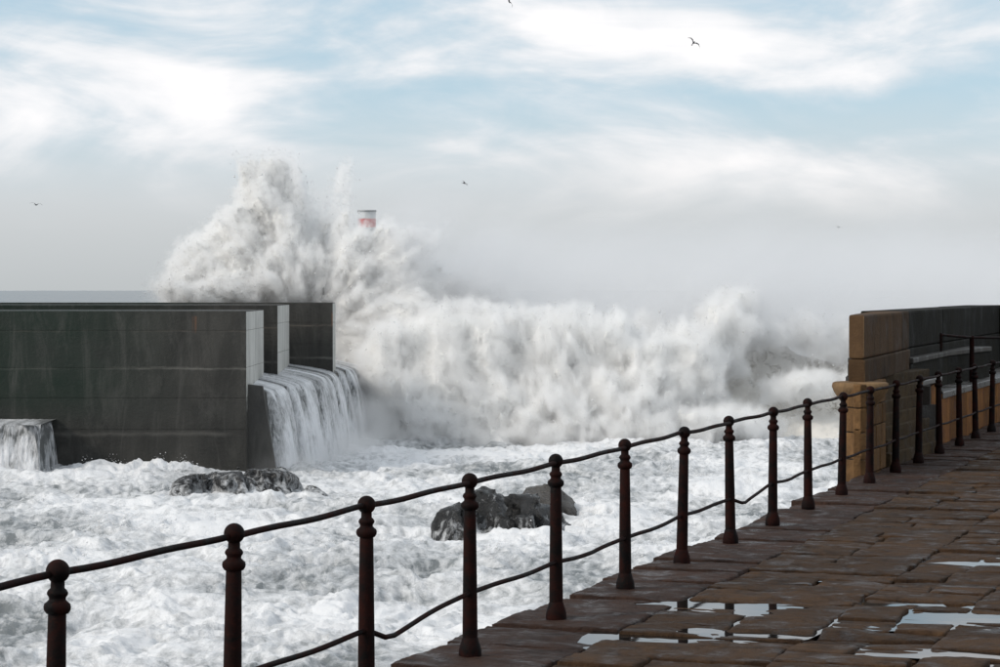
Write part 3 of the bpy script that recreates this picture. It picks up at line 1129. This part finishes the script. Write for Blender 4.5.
# ------------------------------------------------------------------ rocks in the surf
def rock(name, label, lumps, mat, seed, froth=0.0):
    """boulder grown from a few overlapping lumps; (px, py_base, d, rx, ry, rz) metres"""
    x0 = min(l[0] - l[3] for l in lumps) - .4
    x1 = max(l[0] + l[3] for l in lumps) + .4
    y0 = min(l[1] - l[4] for l in lumps) - .4
    y1 = max(l[1] + l[4] for l in lumps) + .4
    z0 = min(l[2] - l[5] for l in lumps) - .4
    z1 = max(l[2] + l[5] for l in lumps) + .4
    st = 0.075
    res = tuple(int((b - a) / st) + 1 for a, b in ((x0, x1), (y0, y1), (z0, z1)))
    mn = (x0, y0, z0)
    mx = tuple(mn[k] + (res[k] - 1) * st for k in range(3))
    g = [np.linspace(mn[k], mx[k], res[k], dtype=np.float32) for k in range(3)]
    P = np.stack(np.meshgrid(*g, indexing='ij'), -1).reshape(-1, 3)
    s = np.zeros(len(P), np.float32)
    for (cx, cy, cz, rx, ry, rz) in lumps:
        q = np.abs((P - np.array([cx, cy, cz], np.float32)) / np.array([rx, ry, rz], np.float32))
        r = (q ** 2.4).sum(1) ** (1 / 2.4)
        s += np.exp(-7 * np.clip((r - 1) * min(rx, ry, rz), -2, 4))
    sd = -np.log(np.maximum(s, 1e-9)) / 7
    rk = np.random.default_rng(int(seed * 10))
    for (cx, cy, cz, rx, ry, rz) in lumps:          # flat fracture faces
        for _ in range(5):
            nv_ = rk.normal(size=3)
            nv_[1] -= 0.6
            nv_[2] = abs(nv_[2]) * 0.8
            nv_ /= np.linalg.norm(nv_)
            sup = math.sqrt(sum((nv_[k_] * r_) ** 2 for k_, r_ in enumerate((rx, ry, rz)))) * rk.uniform(0.84, 1.02)
            d_ = (P - np.array([cx, cy, cz], np.float32))
            near_ = 1 - smooth(1.1, 1.9, (np.abs(d_ / np.array([rx, ry, rz], np.float32)) ** 2).sum(1))
            pl = d_ @ nv_.astype(np.float32) - sup
            sd = sd + near_ * np.clip(pl - sd, 0, 0.16)
    sd += 0.20 * fbm(P * 0.9 + seed, 4, 0.55, mode='ridge') + 0.08 * fbm(P * 3.2 + seed, 3, 0.6, mode='ridge')
    me = iso_mesh(name, mn, mx, res, (-sd).reshape(res), 0.0)
    co = np.empty(len(me.vertices) * 3, np.float32)
    me.vertices.foreach_get('co', co)
    co = co.reshape(-1, 3)
    set_attr(me, 'froth', froth + 0.35 * (1 - smooth(SEA_Z + 0.1, SEA_Z + 0.9, co[:, 2])) - 0.0)
    o = obj(name, me, mat)
    o['label'] = label
    o['category'] = 'rock'
    return o


def px(x, d):
    return (x - 500) / FPX * d


rock('boulder', 'long low black rock awash with foam at the foot of the big block',
     [(px(190, 76), 76.6, -4.92, 0.80, 1.1, 0.78), (px(226, 76), 76.8, -4.84, 1.2, 1.2, 0.72), (px(268, 77), 77.4, -4.82, 1.15, 1.2, 0.80),
      (px(246, 76), 76.8, -5.1, 1.6, 1.1, 0.74), (px(306, 76), 76.8, -5.2, 0.95, 1.0, 0.66)], M_ROCK, 3.0, 0.40)
rock('boulder', 'rounded wet black boulder left of centre in the surf, streaked with runoff',
     [(px(456, 64.5), 64.8, -4.95, 0.72, 0.9, 0.88), (px(488, 65.5), 66, -4.78, 0.75, 0.9, 1.05), (px(474, 65), 65.2, -5.0, 0.7, 0.8, 0.85)], M_ROCK, 8.0, 0.24)
rock('boulder', 'largest domed wet black boulder in the surf behind the railing',
     [(px(525, 64.5), 64.9, -4.85, 1.0, 1.0, 1.10), (px(545, 64.5), 65.0, -5.05, 0.78, 0.9, 0.9), (px(508, 65), 64.9, -5.05, 0.6, 0.8, 0.8)], M_ROCK, 14.0, 0.12)
rock('boulder', 'brown grey rock ridge rising behind the domed black boulder',
     [(px(540, 70), 70.0, -4.85, 0.75, 0.8, 0.92), (px(562, 70), 70.2, -4.98, 0.6, 0.6, 0.7), (px(522, 70), 70.0, -5.05, 0.6, 0.7, 0.75)], M_ROCKB, 23.0, -0.1)

# ------------------------------------------------------------------ promenade
TX, TY = 0.3255, 0.9455                     # along the railing, away from the camera
NX, NY = 0.9455, -0.3255                    # across it, inland
OX, OY = 2.79, 20.0


def rp(s, v, z=0.0):
    return Vector((OX + TX * s + NX * v, OY + TY * s + NY * v, z))


prom = obj('promenade', prism('promenade', [tuple(rp(*q).xy) for q in ((-34, -0.24), (21, -0.24), (21, 9), (-34, 9))], -7, -0.075), M_MORTAR, kind='structure')

PUD = []    # puddle hollows: (s, v, half length along s, half width along v, depth)


def ground_px(x, y):
    d = EYE * FPX / (y - HOR)
    X = (x - 500) / FPX * d
    s = (X - OX) * TX + (d - OY) * TY
    v = (X - OX) * NX + (d - OY) * NY
    return s, v


for (x, y, hs, hv, dep) in ((672, 604, .13, .20, .012), (735, 604, .20, .42, .016), (790, 603, .15, .25, .012), (700, 630, .20, .14, .014),
                            (800, 636, .15, .46, .018), (750, 637, .13, .3, .012), (860, 602, .10, .25, .010), (985, 617, .24, .34, .016),
                            (770, 590, .25, .12, .008), (740, 578, .3, .10, .007), (835, 568, .20, .2, .008), (985, 563, .2, .35, .012),
                            (925, 634, .10, .3, .010), (910, 656, .12, .2, .010), (990, 655, .16, .3, .012), (600, 640, .12, .12, .006),
                            (880, 540, .3, .08, .006), (760, 612, .25, .12, .008), (930, 603, .10, .22, .009)):
    s_, v_ = ground_px(x, y)
    PUD.append((s_, v_, hs * 0.85, hv * 1.2, dep * 1.05))


def hollow(s, v):
    h = np.zeros_like(s)
    for (a, b, hs, hv, dep) in PUD:
        r2 = ((s - a) / hs) ** 2 + ((v - b) / hv) ** 2
        h = np.maximum(h, dep * 1.35 * np.clip(1.25 - r2, 0, 1))
    return h


def slab(s0, s1, v0, v1, z, tilt, mat, seed, edge=False):
    ds, dv = s1 - s0, v1 - v0
    ns, nv = max(8, int(ds / 0.028)), max(8, int(dv / 0.04))
    us = np.concatenate([[0, 0.012 / ds], np.linspace(0.035 / ds, 1 - 0.035 / ds, ns - 4), [1 - 0.012 / ds, 1]])
    vv = np.concatenate([[0, 0.012 / dv], np.linspace(0.035 / dv, 1 - 0.035 / dv, nv - 4), [1 - 0.012 / dv, 1]])
    S, V = np.meshgrid(us, vv, indexing='ij')
    ss, vs = s0 + S * ds, v0 + V * dv
    # wander of the joint so that edges are not ruled lines
    def jit(a, b, k):
        return pn(np.stack([a * 3.1 + k, b * 3.1, np.full_like(a, k * 2.7)], -1))
    es = np.minimum(S, 1 - S) * ds
    ev = np.minimum(V, 1 - V) * dv
    ed = np.minimum(es, ev)
    jj = 0.030 * jit(ss.ravel(), vs.ravel(), seed).reshape(ss.shape)
    kk = 0.030 * jit(ss.ravel(), vs.ravel(), seed + 5).reshape(ss.shape)
    ss2 = ss + jj
    vs2 = vs + kk
    P = np.stack([ss.ravel() * 2.2, vs.ravel() * 2.2, np.full(ss.size, seed)], -1)
    h = z + tilt[0] * (S - .5) * ds + tilt[1] * (V - .5) * dv
    h = h + (0.006 * fbm(P, 3) + 0.015 * fbm(P * np.array([7, 4, 1]), 4, 0.7)).reshape(ss.shape)
    h = h - 0.007 * np.clip(1 - ed / 0.022, 0, 1) ** 2
    h = h - hollow(ss, vs)
    top = np.stack([OX + TX * ss2 + NX * vs2, OY + TY * ss2 + NY * vs2, h], -1)
    verts = list(top.reshape(-1, 3))
    q = list(grid_quads(ns, nv)[:, ::-1])
    ids = np.arange(ns * nv).reshape(ns, nv)
    rim = list(ids[:, 0]) + list(ids[-1, 1:]) + list(ids[-2::-1, -1]) + list(ids[0, -2:0:-1])
    base = len(verts)
    for r_ in rim:
        p = verts[r_].copy()
        p[2] = -0.10 if not edge else -0.35
        verts.append(p)
    nr = len(rim)
    for i in range(nr):
        j = (i + 1) % nr
        q.append((rim[i], base + i, base + j, rim[j])[::-1])
    me = mesh_np('slab', np.array(verts), np.array(q))
    return obj('paving_slab' if not edge else 'edge_stone', me, mat, prom)


def in_view(s, v):
    p = rp(s, v)
    if p.y < 9.2 or p.y > 34:
        return False
    x = 500 + FPX * p.x / p.y
    return x < 1130


rs = random.Random(11)
cols = [(-0.24, 0.46, M_EDGE), (0.46, 1.42, M_SLAB), (1.42, 2.05, M_SLAB), (2.05, 2.9, M_SLAB), (2.9, 3.6, M_SLAB)]
k = 0
for ci, (v0, v1, mat) in enumerate(cols):
    s = -12.2 + rs.random() * 0.4
    while s < 14.4:
        L = rs.uniform(0.26, 0.52) if ci else rs.uniform(0.4, 0.85)
        if in_view(s + L / 2, v0) and s + L < 14.6:
            k += 1
            if ci and rs.random() < 0.6 and (v1 - v0) > 0.6:
                m = v0 + (v1 - v0) * rs.uniform(0.4, 0.6)
                parts = [(v0, m), (m, v1)]
            else:
                parts = [(v0, v1)]
            for (a, b) in parts:
                g = 0.007
                slab(s + g, s + L - g, a + (g if a > -0.2 else rs.uniform(-0.03, 0.03)), b - g, rs.uniform(-0.013, 0.010),
                     (rs.uniform(-.028, .028), rs.uniform(-.014, .014)), mat, k * 3.7 + a, ci == 0)
        s += L


PUD_N = [0]


def puddle(x0, y0, pts):
    """water standing level in the hollows around a spot"""
    s_, v_ = ground_px(x0, y0)
    zl = -0.0105 - 0.0012 * PUD_N[0]
    PUD_N[0] += 1
    n = 40
    vs = [tuple(rp(s_, v_, zl))]
    for i in range(n):
        a = 2 * math.pi * i / n
        r = 1 + 0.25 * math.sin(3 * a + x0) + 0.12 * math.sin(7 * a + y0)
        vs.append(tuple(rp(s_ + pts[0] * r * math.sin(a), v_ + pts[1] * r * math.cos(a), zl)))
    t = [(0, i + 1, (i + 1) % n + 1) for i in range(n)]
    me = mesh_np('puddle', np.array(vs), None, np.array(t)[:, ::-1])
    return obj('puddle', me, M_PUD, prom)


puddle(755, 612, (1.25, 0.95))
puddle(985, 617, (0.55, 0.55))
puddle(985, 655, (0.30, 0.75))
puddle(985, 563, (0.5, 0.6))
puddle(835, 566, (0.6, 0.35))

# ------------------------------------------------------------------ railing
POSTS = [(51.3, 7.707), (230.4, 8.89), (365.9, 10.13), (470, 11.41), (556.3, 12.66), (625.5, 13.95), (682, 15.27), (731, 16.55), (773, 17.84),
         (808.7, 19.12), (842, 20.4), (870, 21.7), (896, 22.97), (919, 24.26), (940, 25.55), (960, 26.8), (976, 28.1), (992, 29.4)]
post_xy = [((x - 500) / FPX * d, d) for x, d in POSTS]
p0, p1 = Vector(post_xy[0]), Vector(post_xy[1])
post_xy = [tuple(p0 - (p1 - p0))] + post_xy + [(6.47, 30.68), (6.9, 31.95)]

railing = thing('iron_railing', 'dark rusty iron railing with ball topped posts along the quay edge', 'railing', rp(0, 0))
bpy.context.view_layer.update()
SHAFT = [(0.040, 0.088), (0.0405, 0.12), (0.0385, 0.30), (0.0355, 0.52), (0.0325, 0.704), (0.030, 0.71)]
FOOT = [(0.001, -0.03), (0.059, -0.03), (0.061, 0.012), (0.060, 0.035), (0.055, 0.055), (0.048, 0.072), (0.044, 0.088), (0.039, 0.096)]
COLLAR = [(0.030, 0.700), (0.040, 0.704), (0.0475, 0.714), (0.049, 0.724), (0.0465, 0.734), (0.036, 0.742), (0.030, 0.748), (0.031, 0.756),
          (0.0375, 0.764), (0.038, 0.771), (0.033, 0.779), (0.0255, 0.785), (0.025, 0.806)]
BALL = [(0.039 * math.sin(a), 0.839 - 0.039 * math.cos(a)) for a in np.linspace(0.2, math.pi - 0.02, 14)]
SHAFT, FOOT, COLLAR = [[(r_ * 0.90, z_) for r_, z_ in P_] for P_ in (SHAFT, FOOT, COLLAR)]
me_shaft, me_foot, me_collar, me_ball = (lathe(n, p, 20) for n, p in (('shaft', SHAFT), ('foot', FOOT), ('collar', COLLAR), ('ball', BALL)))
rr = random.Random(5)
for i, (X, Y) in enumerate(post_xy):
    p = obj('post', me_shaft, M_IRON, railing)
    p.matrix_parent_inverse = railing.matrix_basis.inverted()
    p.location = (X, Y, rr.uniform(-0.004, 0.004))
    p.rotation_euler = (rr.uniform(-.018, .018), rr.uniform(-.018, .018), rr.uniform(0, 6.28))
    for n, m in (('foot', me_foot), ('collar', me_collar), ('ball_finial', me_ball)):
        obj(n, m, M_IRON, p)


def rail(name, a, b, za, zb, r, sag=0.0, kink=None):
    n = 13
    pts = []
    for i in range(n):
        t = i / (n - 1)
        z = za + (zb - za) * t - sag * 4 * t * (1 - t)
        if kink:
            kt, kd = kink
            z -= kd * (t / kt if t < kt else ((1 - t) / (1 - kt)) ** 1.6)
        z += 0.003 * math.sin(9 * t + a[0] * 7)
        pts.append((a[0] + (b[0] - a[0]) * t, a[1] + (b[1] - a[1]) * t, z))
    o = obj(name, tube(name, pts, r), M_IRON, railing)
    local(o, railing)


kinks = {3: (0.2, 0.065), 8: (0.3, 0.07), 9: (0.5, 0.012), 5: (0.5, 0.012), 6: (0.4, 0.01), 12: (0.5, 0.01)}
for i, (a, b) in enumerate(zip(post_xy[:-1], post_xy[1:])):
    rail('top_rail', a, b, 0.832 + rr.uniform(-.004, .004), 0.832 + rr.uniform(-.004, .004), 0.0125, 0.004)
    rail('lower_rail', a, b, 0.305, 0.305, 0.0115, 0.006, kinks.get(i))

# ------------------------------------------------------------------ pier at the far end: masonry, stairs, parapet
pier = thing('stone_pier', 'ochre stone pier with stairs and a dark parapet at the end of the promenade', 'pier', rp(4, -0.3))
bpy.context.view_layer.update()


def pp(name, me, mat):
    o = obj(name, me, mat, pier)
    local(o, pier)
    return o


def edge_at(d, v=-0.25):
    """point on the line parallel to the railing, v metres inland of it, at distance d"""
    s = (d - OY - NY * v) / TY
    return rp(s, v).xy


PZ = 0.87
c1 = Vector((px(861, 22.35), 22.35))
c2 = Vector((px(846, 22.55), 22.55))
c3 = Vector((5.0, 34.6))
c4 = edge_at(34.6)
sA, sB = edge_at(23.75), edge_at(25.85)
# cores (mortar) set back behind the facing stones
def inset(a, b, t):
    return tuple(a + (b - a) * t)


core1 = [tuple(c1 + Vector((-0.02, 0.04))), tuple(edge_at(23.72, -0.27)), (px(881, 24.8), 24.8), tuple(c2 + Vector((0.30, 2.1))), tuple(c2 + Vector((0.012, 0.03)))]
pp('wall_core', prism('core', core1, -7, PZ - 0.02), M_MORTAR)
core2 = [(px(881, 24.8), 24.81), (px(938, 26.0), 26.0), tuple(edge_at(26.0, -0.27)), tuple(edge_at(39, -0.27)), (7.0, 39), tuple(c3), tuple(c2 + Vector((0.30, 2.11)))]
pp('wall_core', prism('core', core2, -7, 0.50), M_MORTAR)


def course_wall(a, b, z0, z1, hts, lens, mat, seed, thick=0.07, name='ashlar_block', out=None):
    """facing stones laid in courses on the vertical plane from a to b"""
    r = random.Random(seed)
    a, b = Vector(a), Vector(b)
    t = (b - a)
    L = t.length
    t.normalize()
    n = Vector((t.y, -t.x))
    z = z1
    row = 0
    while z > z0 + 0.05:
        h = r.uniform(*hts)
        zb = max(z0, z - h)
        u = 0.0
        while u < L - 0.01:
            w = r.uniform(*lens) * (0.6 if (u == 0 and row % 2) else 1)
            if L - u - w < 0.12:
                w = L - u
            g = 0.005
            q0, q1 = a + t * (u + (g if u > 0 else 0)), a + t * (u + w - (g if u + w < L - .001 else 0))
            e = r.uniform(0.0, 0.008)
            poly = [tuple(q0 + n * e), tuple(q1 + n * e), tuple(q1 - n * thick), tuple(q0 - n * thick)]
            pp(name, prism('blk', poly, zb + g, z - g, 0.008, segs=1), mat)
            u += w
        z = zb
        row += 1


course_wall(c2, c1, -1.4, PZ - .005, (0.22, 0.27), (0.3, 0.5), M_OCHRE, 1)
course_wall(c1, sA, -0.9, PZ - .005, (0.19, 0.23), (0.35, 0.6), M_OCHRE, 2)
# wall right of the stairs, higher near them
sM = edge_at(27.2)
course_wall(sB, sM, -0.10, 0.735, (0.8, 0.85), (0.5, 0.75), M_ORANGE, 3)
course_wall(sM, edge_at(39), -0.10, 0.555, (0.62, 0.66), (0.6, 0.9), M_ORANGE, 4)
# stairs going up between the two walls
ns = 7
for i in range(ns):
    dl, dr = 23.78 + 0.10 * i, 25.8 + 0.13 * i
    l_ = Vector((px(890 - 2.3 * i, dl), dl))
    r_ = Vector((px(936 - 1.0 * i, dr), dr))
    z1 = PZ * (i + 1) / ns - 0.005
    n_ = Vector((-(r_ - l_).y, (r_ - l_).x)).normalized() * 0.2
    e = rr.uniform(-0.01, 0.01)
    poly = [(l_.x + e, l_.y), (r_.x + e, r_.y), tuple(r_ + n_), tuple(l_ + n_)]
    pp('stair_step', prism('step', poly, -0.3, z1, 0.014), M_STEP)
core_side = [(px(937, 24.6), 24.6 + .9), (px(940, 26.6), 25.86), tuple(edge_at(27.15, -0.30)), (px(940, 27.5), 27.5)]
pp('wall_core', prism('core', [tuple(edge_at(25.9, -0.27)), tuple(edge_at(27.2, -0.27)), (px(935, 28.2), 28.2), (px(930, 25.9), 25.9)], -0.3, 0.70), M_MORTAR)
# landings
W_FLOOR = m_stone('wet_grey_landing', (0.10, 0.092, 0.085), (0.17, 0.16, 0.15), (0.04, 0.036, 0.033), (0.12, 0.4), 1.2, 0.008, 0.4, 0.5)
pp('landing', prism('landing', [tuple(edge_at(25.9, -0.24)), tuple(edge_at(27.2, -0.24)), (px(940, 28.4), 28.4), (px(925, 26.2), 26.2)], 0.70, 0.755, 0.01), W_FLOOR)
pp('landing', prism('landing', [tuple(edge_at(27.22, -0.235)), tuple(edge_at(39, -0.235)), (7.6, 39), (px(938, 28.6), 28.6)], 0.5, 0.575, 0.01), W_FLOOR)
# rounded corbel under the parapet end
cc = at(862, 388, 22.5)
bm = bmesh.new()
prof = [(0.0, -0.23), (0.06, -0.20), (0.13, -0.14), (0.20, -0.06), (0.245, 0.01), (0.262, 0.055), (0.255, 0.09), (0.235, 0.10), (0.0, 0.105)]
segn = 22
rings = []
for (r_, z_) in prof:
    ring = []
    for k_ in range(segn):
        a_ = 2 * math.pi * k_ / segn
        ring.append(bm.verts.new((cc.x + 0.02 + r_ * 1.03 * math.cos(a_) , cc.y + 0.22 + r_ * 1.2 * math.sin(a_), PZ - 0.10 + z_)))
    rings.append(ring)
for a_, b_ in zip(rings[:-1], rings[1:]):
    for k_ in range(segn):
        bm.faces.new((a_[k_], a_[(k_ + 1) % segn], b_[(k_ + 1) % segn], b_[k_]))
bmesh.ops.remove_doubles(bm, verts=bm.verts, dist=1e-4)
bmesh.ops.recalc_face_normals(bm, faces=bm.faces)
me = bpy.data.meshes.new('corbel')
bm.to_mesh(me)
bm.free()
for f in me.polygons:
    f.use_smooth = True
pp('corbel', me, M_PARAE)
# parapet: thick end block, then the dark wall curving round
q1 = Vector((px(864, 22.6), 22.6))
q0 = Vector((px(849, 22.75), 22.75))
q2 = Vector((px(910, 26.6), 26.6))
TOPZ = 1.505
def end_block(u0, u1, z0, z1, e):
    # one stone of the parapet's end, from u0 to u1 along it
    A, B = q1 + (q2 - q1) * u0, q1 + (q2 - q1) * u1
    bk0, bk1 = q0, q2 + Vector((-0.35, 0.35))
    C, D_ = bk0 + (bk1 - bk0) * u0, bk0 + (bk1 - bk0) * u1
    k_ = (A - C).normalized() * e
    m_ = prism('pend', [tuple(C - k_ * .4), tuple(A + k_), tuple(B + k_), tuple(D_ - k_ * .4)], z0, z1, 0.022, segs=3)
    pp('parapet_stone', m_, M_PARA)
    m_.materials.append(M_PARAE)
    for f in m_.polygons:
        if f.normal.y < -0.75 and u0 == 0:  # near end takes the lit tone
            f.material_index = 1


end_block(0, 0.62, PZ - 0.02, 1.085, 0.012)
end_block(0.625, 1.0, PZ - 0.02, 1.085, 0.006)
end_block(0, 0.80, 1.09, TOPZ, 0.0)
end_block(0.805, 1.0, 1.09, TOPZ, -0.012)
q3 = Vector((px(1000, 36.0), 36.0))
q4 = Vector((13.0, 41.0))
q2b = q2 + Vector((-0.04, 0.06))
walls = [(q2b, q2b + (q3 - q2b) * 0.33), (q2b + (q3 - q2b) * 0.332, q2b + (q3 - q2b) * 0.66), (q2b + (q3 - q2b) * 0.662, q3), (q3 + (q4 - q3) * .004, q3 + (q4 - q3) * .5), (q3 + (q4 - q3) * .503, q4)]
for a, b in walls:
    t = (b - a).normalized()
    n = Vector((-t.y, t.x)) * 0.5
    pp('parapet_wall', prism('pw', [tuple(a), tuple(b), tuple(b + n), tuple(a + n)], -1.0, 1.085, 0.02), M_BLACK)
    c_ = n.normalized() * rr.uniform(0.0, 0.012)
    pp('parapet_stone', prism('pw', [tuple(a + c_), tuple(b + c_), tuple(b + n), tuple(a + n)], 1.09, TOPZ + rr.uniform(-.003, .003), 0.02), M_BLACK)
M_BENCH = m_stone('dark_wet_bench_stone', (0.050, 0.046, 0.040), (0.095, 0.088, 0.078), (0.02, 0.018, 0.016), (0.3, 0.7), 1.5, 0.01, 0.5, 0.15)
# stone bench at the foot of the parapet
bz = [0.985, 0.985, 0.985]
ba = [(px(911, 26.5), 26.5), (px(948, 29.6), 29.6), (px(990, 32.0), 32.0)]
for (a, b) in zip(ba[:-1], ba[1:]):
    a, b = Vector(a), Vector(b)
    t = (b - a).normalized()
    n = Vector((-t.y, t.x)) * 0.7
    pp('bench', prism('bench', [tuple(a + t * .003), tuple(b), tuple(b + n), tuple(a + n)], 0.4, 0.92, 0.01), M_BLACK)
    pp('bench_slab', prism('bslab', [tuple(a + t * .003 - n * .04), tuple(b - n * .04), tuple(b + n), tuple(a + n)], 0.925, 0.985, 0.012), M_BENCH)
# upper handrail
up = thing('handrail', 'thin rusty handrail on the raised landing in front of the black parapet', 'railing', at(940, 380, 29.5))
bpy.context.view_layer.update()
U = [at(940, 334.5, 29.5), at(972, 337.5, 30.3), at(1012, 337.5, 31.2)]
for q in U:
    prof = [(0.001, 0.5 - q.z), (0.045, 0.5 - q.z), (0.045, 0.53 - q.z), (0.032, 0.56 - q.z), (0.030, -0.01), (0.034, 0.0), (0.022, 0.02), (0.001, 0.025)]
    o = obj('post', lathe('upost', prof, 12), M_IRON, up)
    o.location = q
    local(o, up)
for a, b in zip(U[:-1], U[1:]):
    o = obj('top_rail', tube('ur', [a, (a + b) / 2 + Vector((0, 0, -.004)), b], 0.017), M_IRON, up)
    local(o, up)

# ------------------------------------------------------------------ gulls
def gull_mesh(flap, bank=0.0):
    V, Q, T = [], [], []

    def add(vs, qs):
        b = len(V)
        V.extend(vs)
        Q.extend([tuple(b + i for i in q) for q in qs])
    # body: lofted rings along x
    rings = [(-0.30, 0.012, 0.0), (-0.20, 0.035, 0.0), (-0.08, 0.06, 0.0), (0.06, 0.062, 0.0), (0.15, 0.045, 0.01), (0.20, 0.036, 0.02), (0.25, 0.03, 0.02), (0.29, 0.010, 0.012), (0.33, 0.003, 0.005)]
    n = 8
    vs = [(x, r * math.cos(2 * math.pi * k / n), z + r * 0.9 * math.sin(2 * math.pi * k / n)) for x, r, z in rings for k in range(n)]
    qs = [(i * n + k, i * n + (k + 1) % n, (i + 1) * n + (k + 1) % n, (i + 1) * n + k) for i in range(len(rings) - 1) for k in range(n)]
    add(vs, qs)
    for s in (-1, 1):      # wings with thickness: root, wrist, tip
        st = [(0.04, 0.10, -0.09, 0.02), (0.20, 0.13, -0.06, 0.02 + flap * 0.16), (0.42, 0.10, -0.04, 0.02 + flap * 0.22), (0.60, 0.0, -0.07, 0.02 + flap * 0.12), (0.70, -0.10, -0.12, 0.02 + flap * 0.04)]
        vs = []
        for (y, f, b_, z) in st:
            th = 0.012 * (1 - y)
            vs += [(f, s * y, z), (f * .4 + b_ * .6, s * y, z + th), (b_, s * y, z), (f * .4 + b_ * .6, s * y, z - th)]
        qs = [(i * 4 + k, i * 4 + (k + 1) % 4, (i + 1) * 4 + (k + 1) % 4, (i + 1) * 4 + k) for i in range(len(st) - 1) for k in range(4)]
        add(vs, qs)
    add([(-0.26, -0.02, 0.006), (-0.26, 0.02, 0.006), (-0.42, 0.07, 0.004), (-0.42, -0.07, 0.004), (-0.26, -0.02, -0.004), (-0.26, 0.02, -0.004), (-0.42, 0.07, -0.002), (-0.42, -0.07, -0.002)],
        [(0, 1, 2, 3), (7, 6, 5, 4), (0, 4, 5, 1), (1, 5, 6, 2), (2, 6, 7, 3), (3, 7, 4, 0)])
    return mesh_np('gull', np.array(V), np.array(Q), None, False)


M_GULL = m_plain('dark_gull_plumage', (0.055, 0.055, 0.06), 0.8)
M_GULLP = m_plain('pale_gull_plumage', (0.42, 0.43, 0.44), 0.8)
for (x, y, d, rot, fl, lab, mat) in (
        (509, 2, 190, (R(70), R(25), R(80)), 0.6, 'dark gull cut by the top edge of the sky', M_GULL),
        (693, 43.5, 205, (R(50), R(-35), R(60)), 0.9, 'dark gull with bent wings high against white cloud right of centre', M_GULL),
        (464.5, 183.5, 260, (R(25), R(10), R(35)), 0.4, 'small dark gull in clear sky right of the lighthouse', M_GULL),
        (36.5, 205, 230, (R(8), R(0), R(75)), 0.7, 'gull gliding with level wings at the far left of the sky', M_GULL),
        (168, 266, 290, (R(12), R(5), R(65)), 0.6, 'faint gull close to the left edge of the tall plume', M_GULLP),
        (554, 250.3, 330, (R(5), R(0), R(80)), 0.3, 'faint pale gull low over the middle of the wave', M_GULLP),
        (838, 227.5, 330, (R(15), R(10), R(40)), 0.8, 'faint pale gull above the right end of the wave', M_GULLP)):
    o = obj('gull', gull_mesh(fl), mat)
    o.location = at(x, y, d)
    o.rotation_euler = rot
    o['label'] = lab
    o['category'] = 'gull'
    o['group'] = 'gulls in the sky'
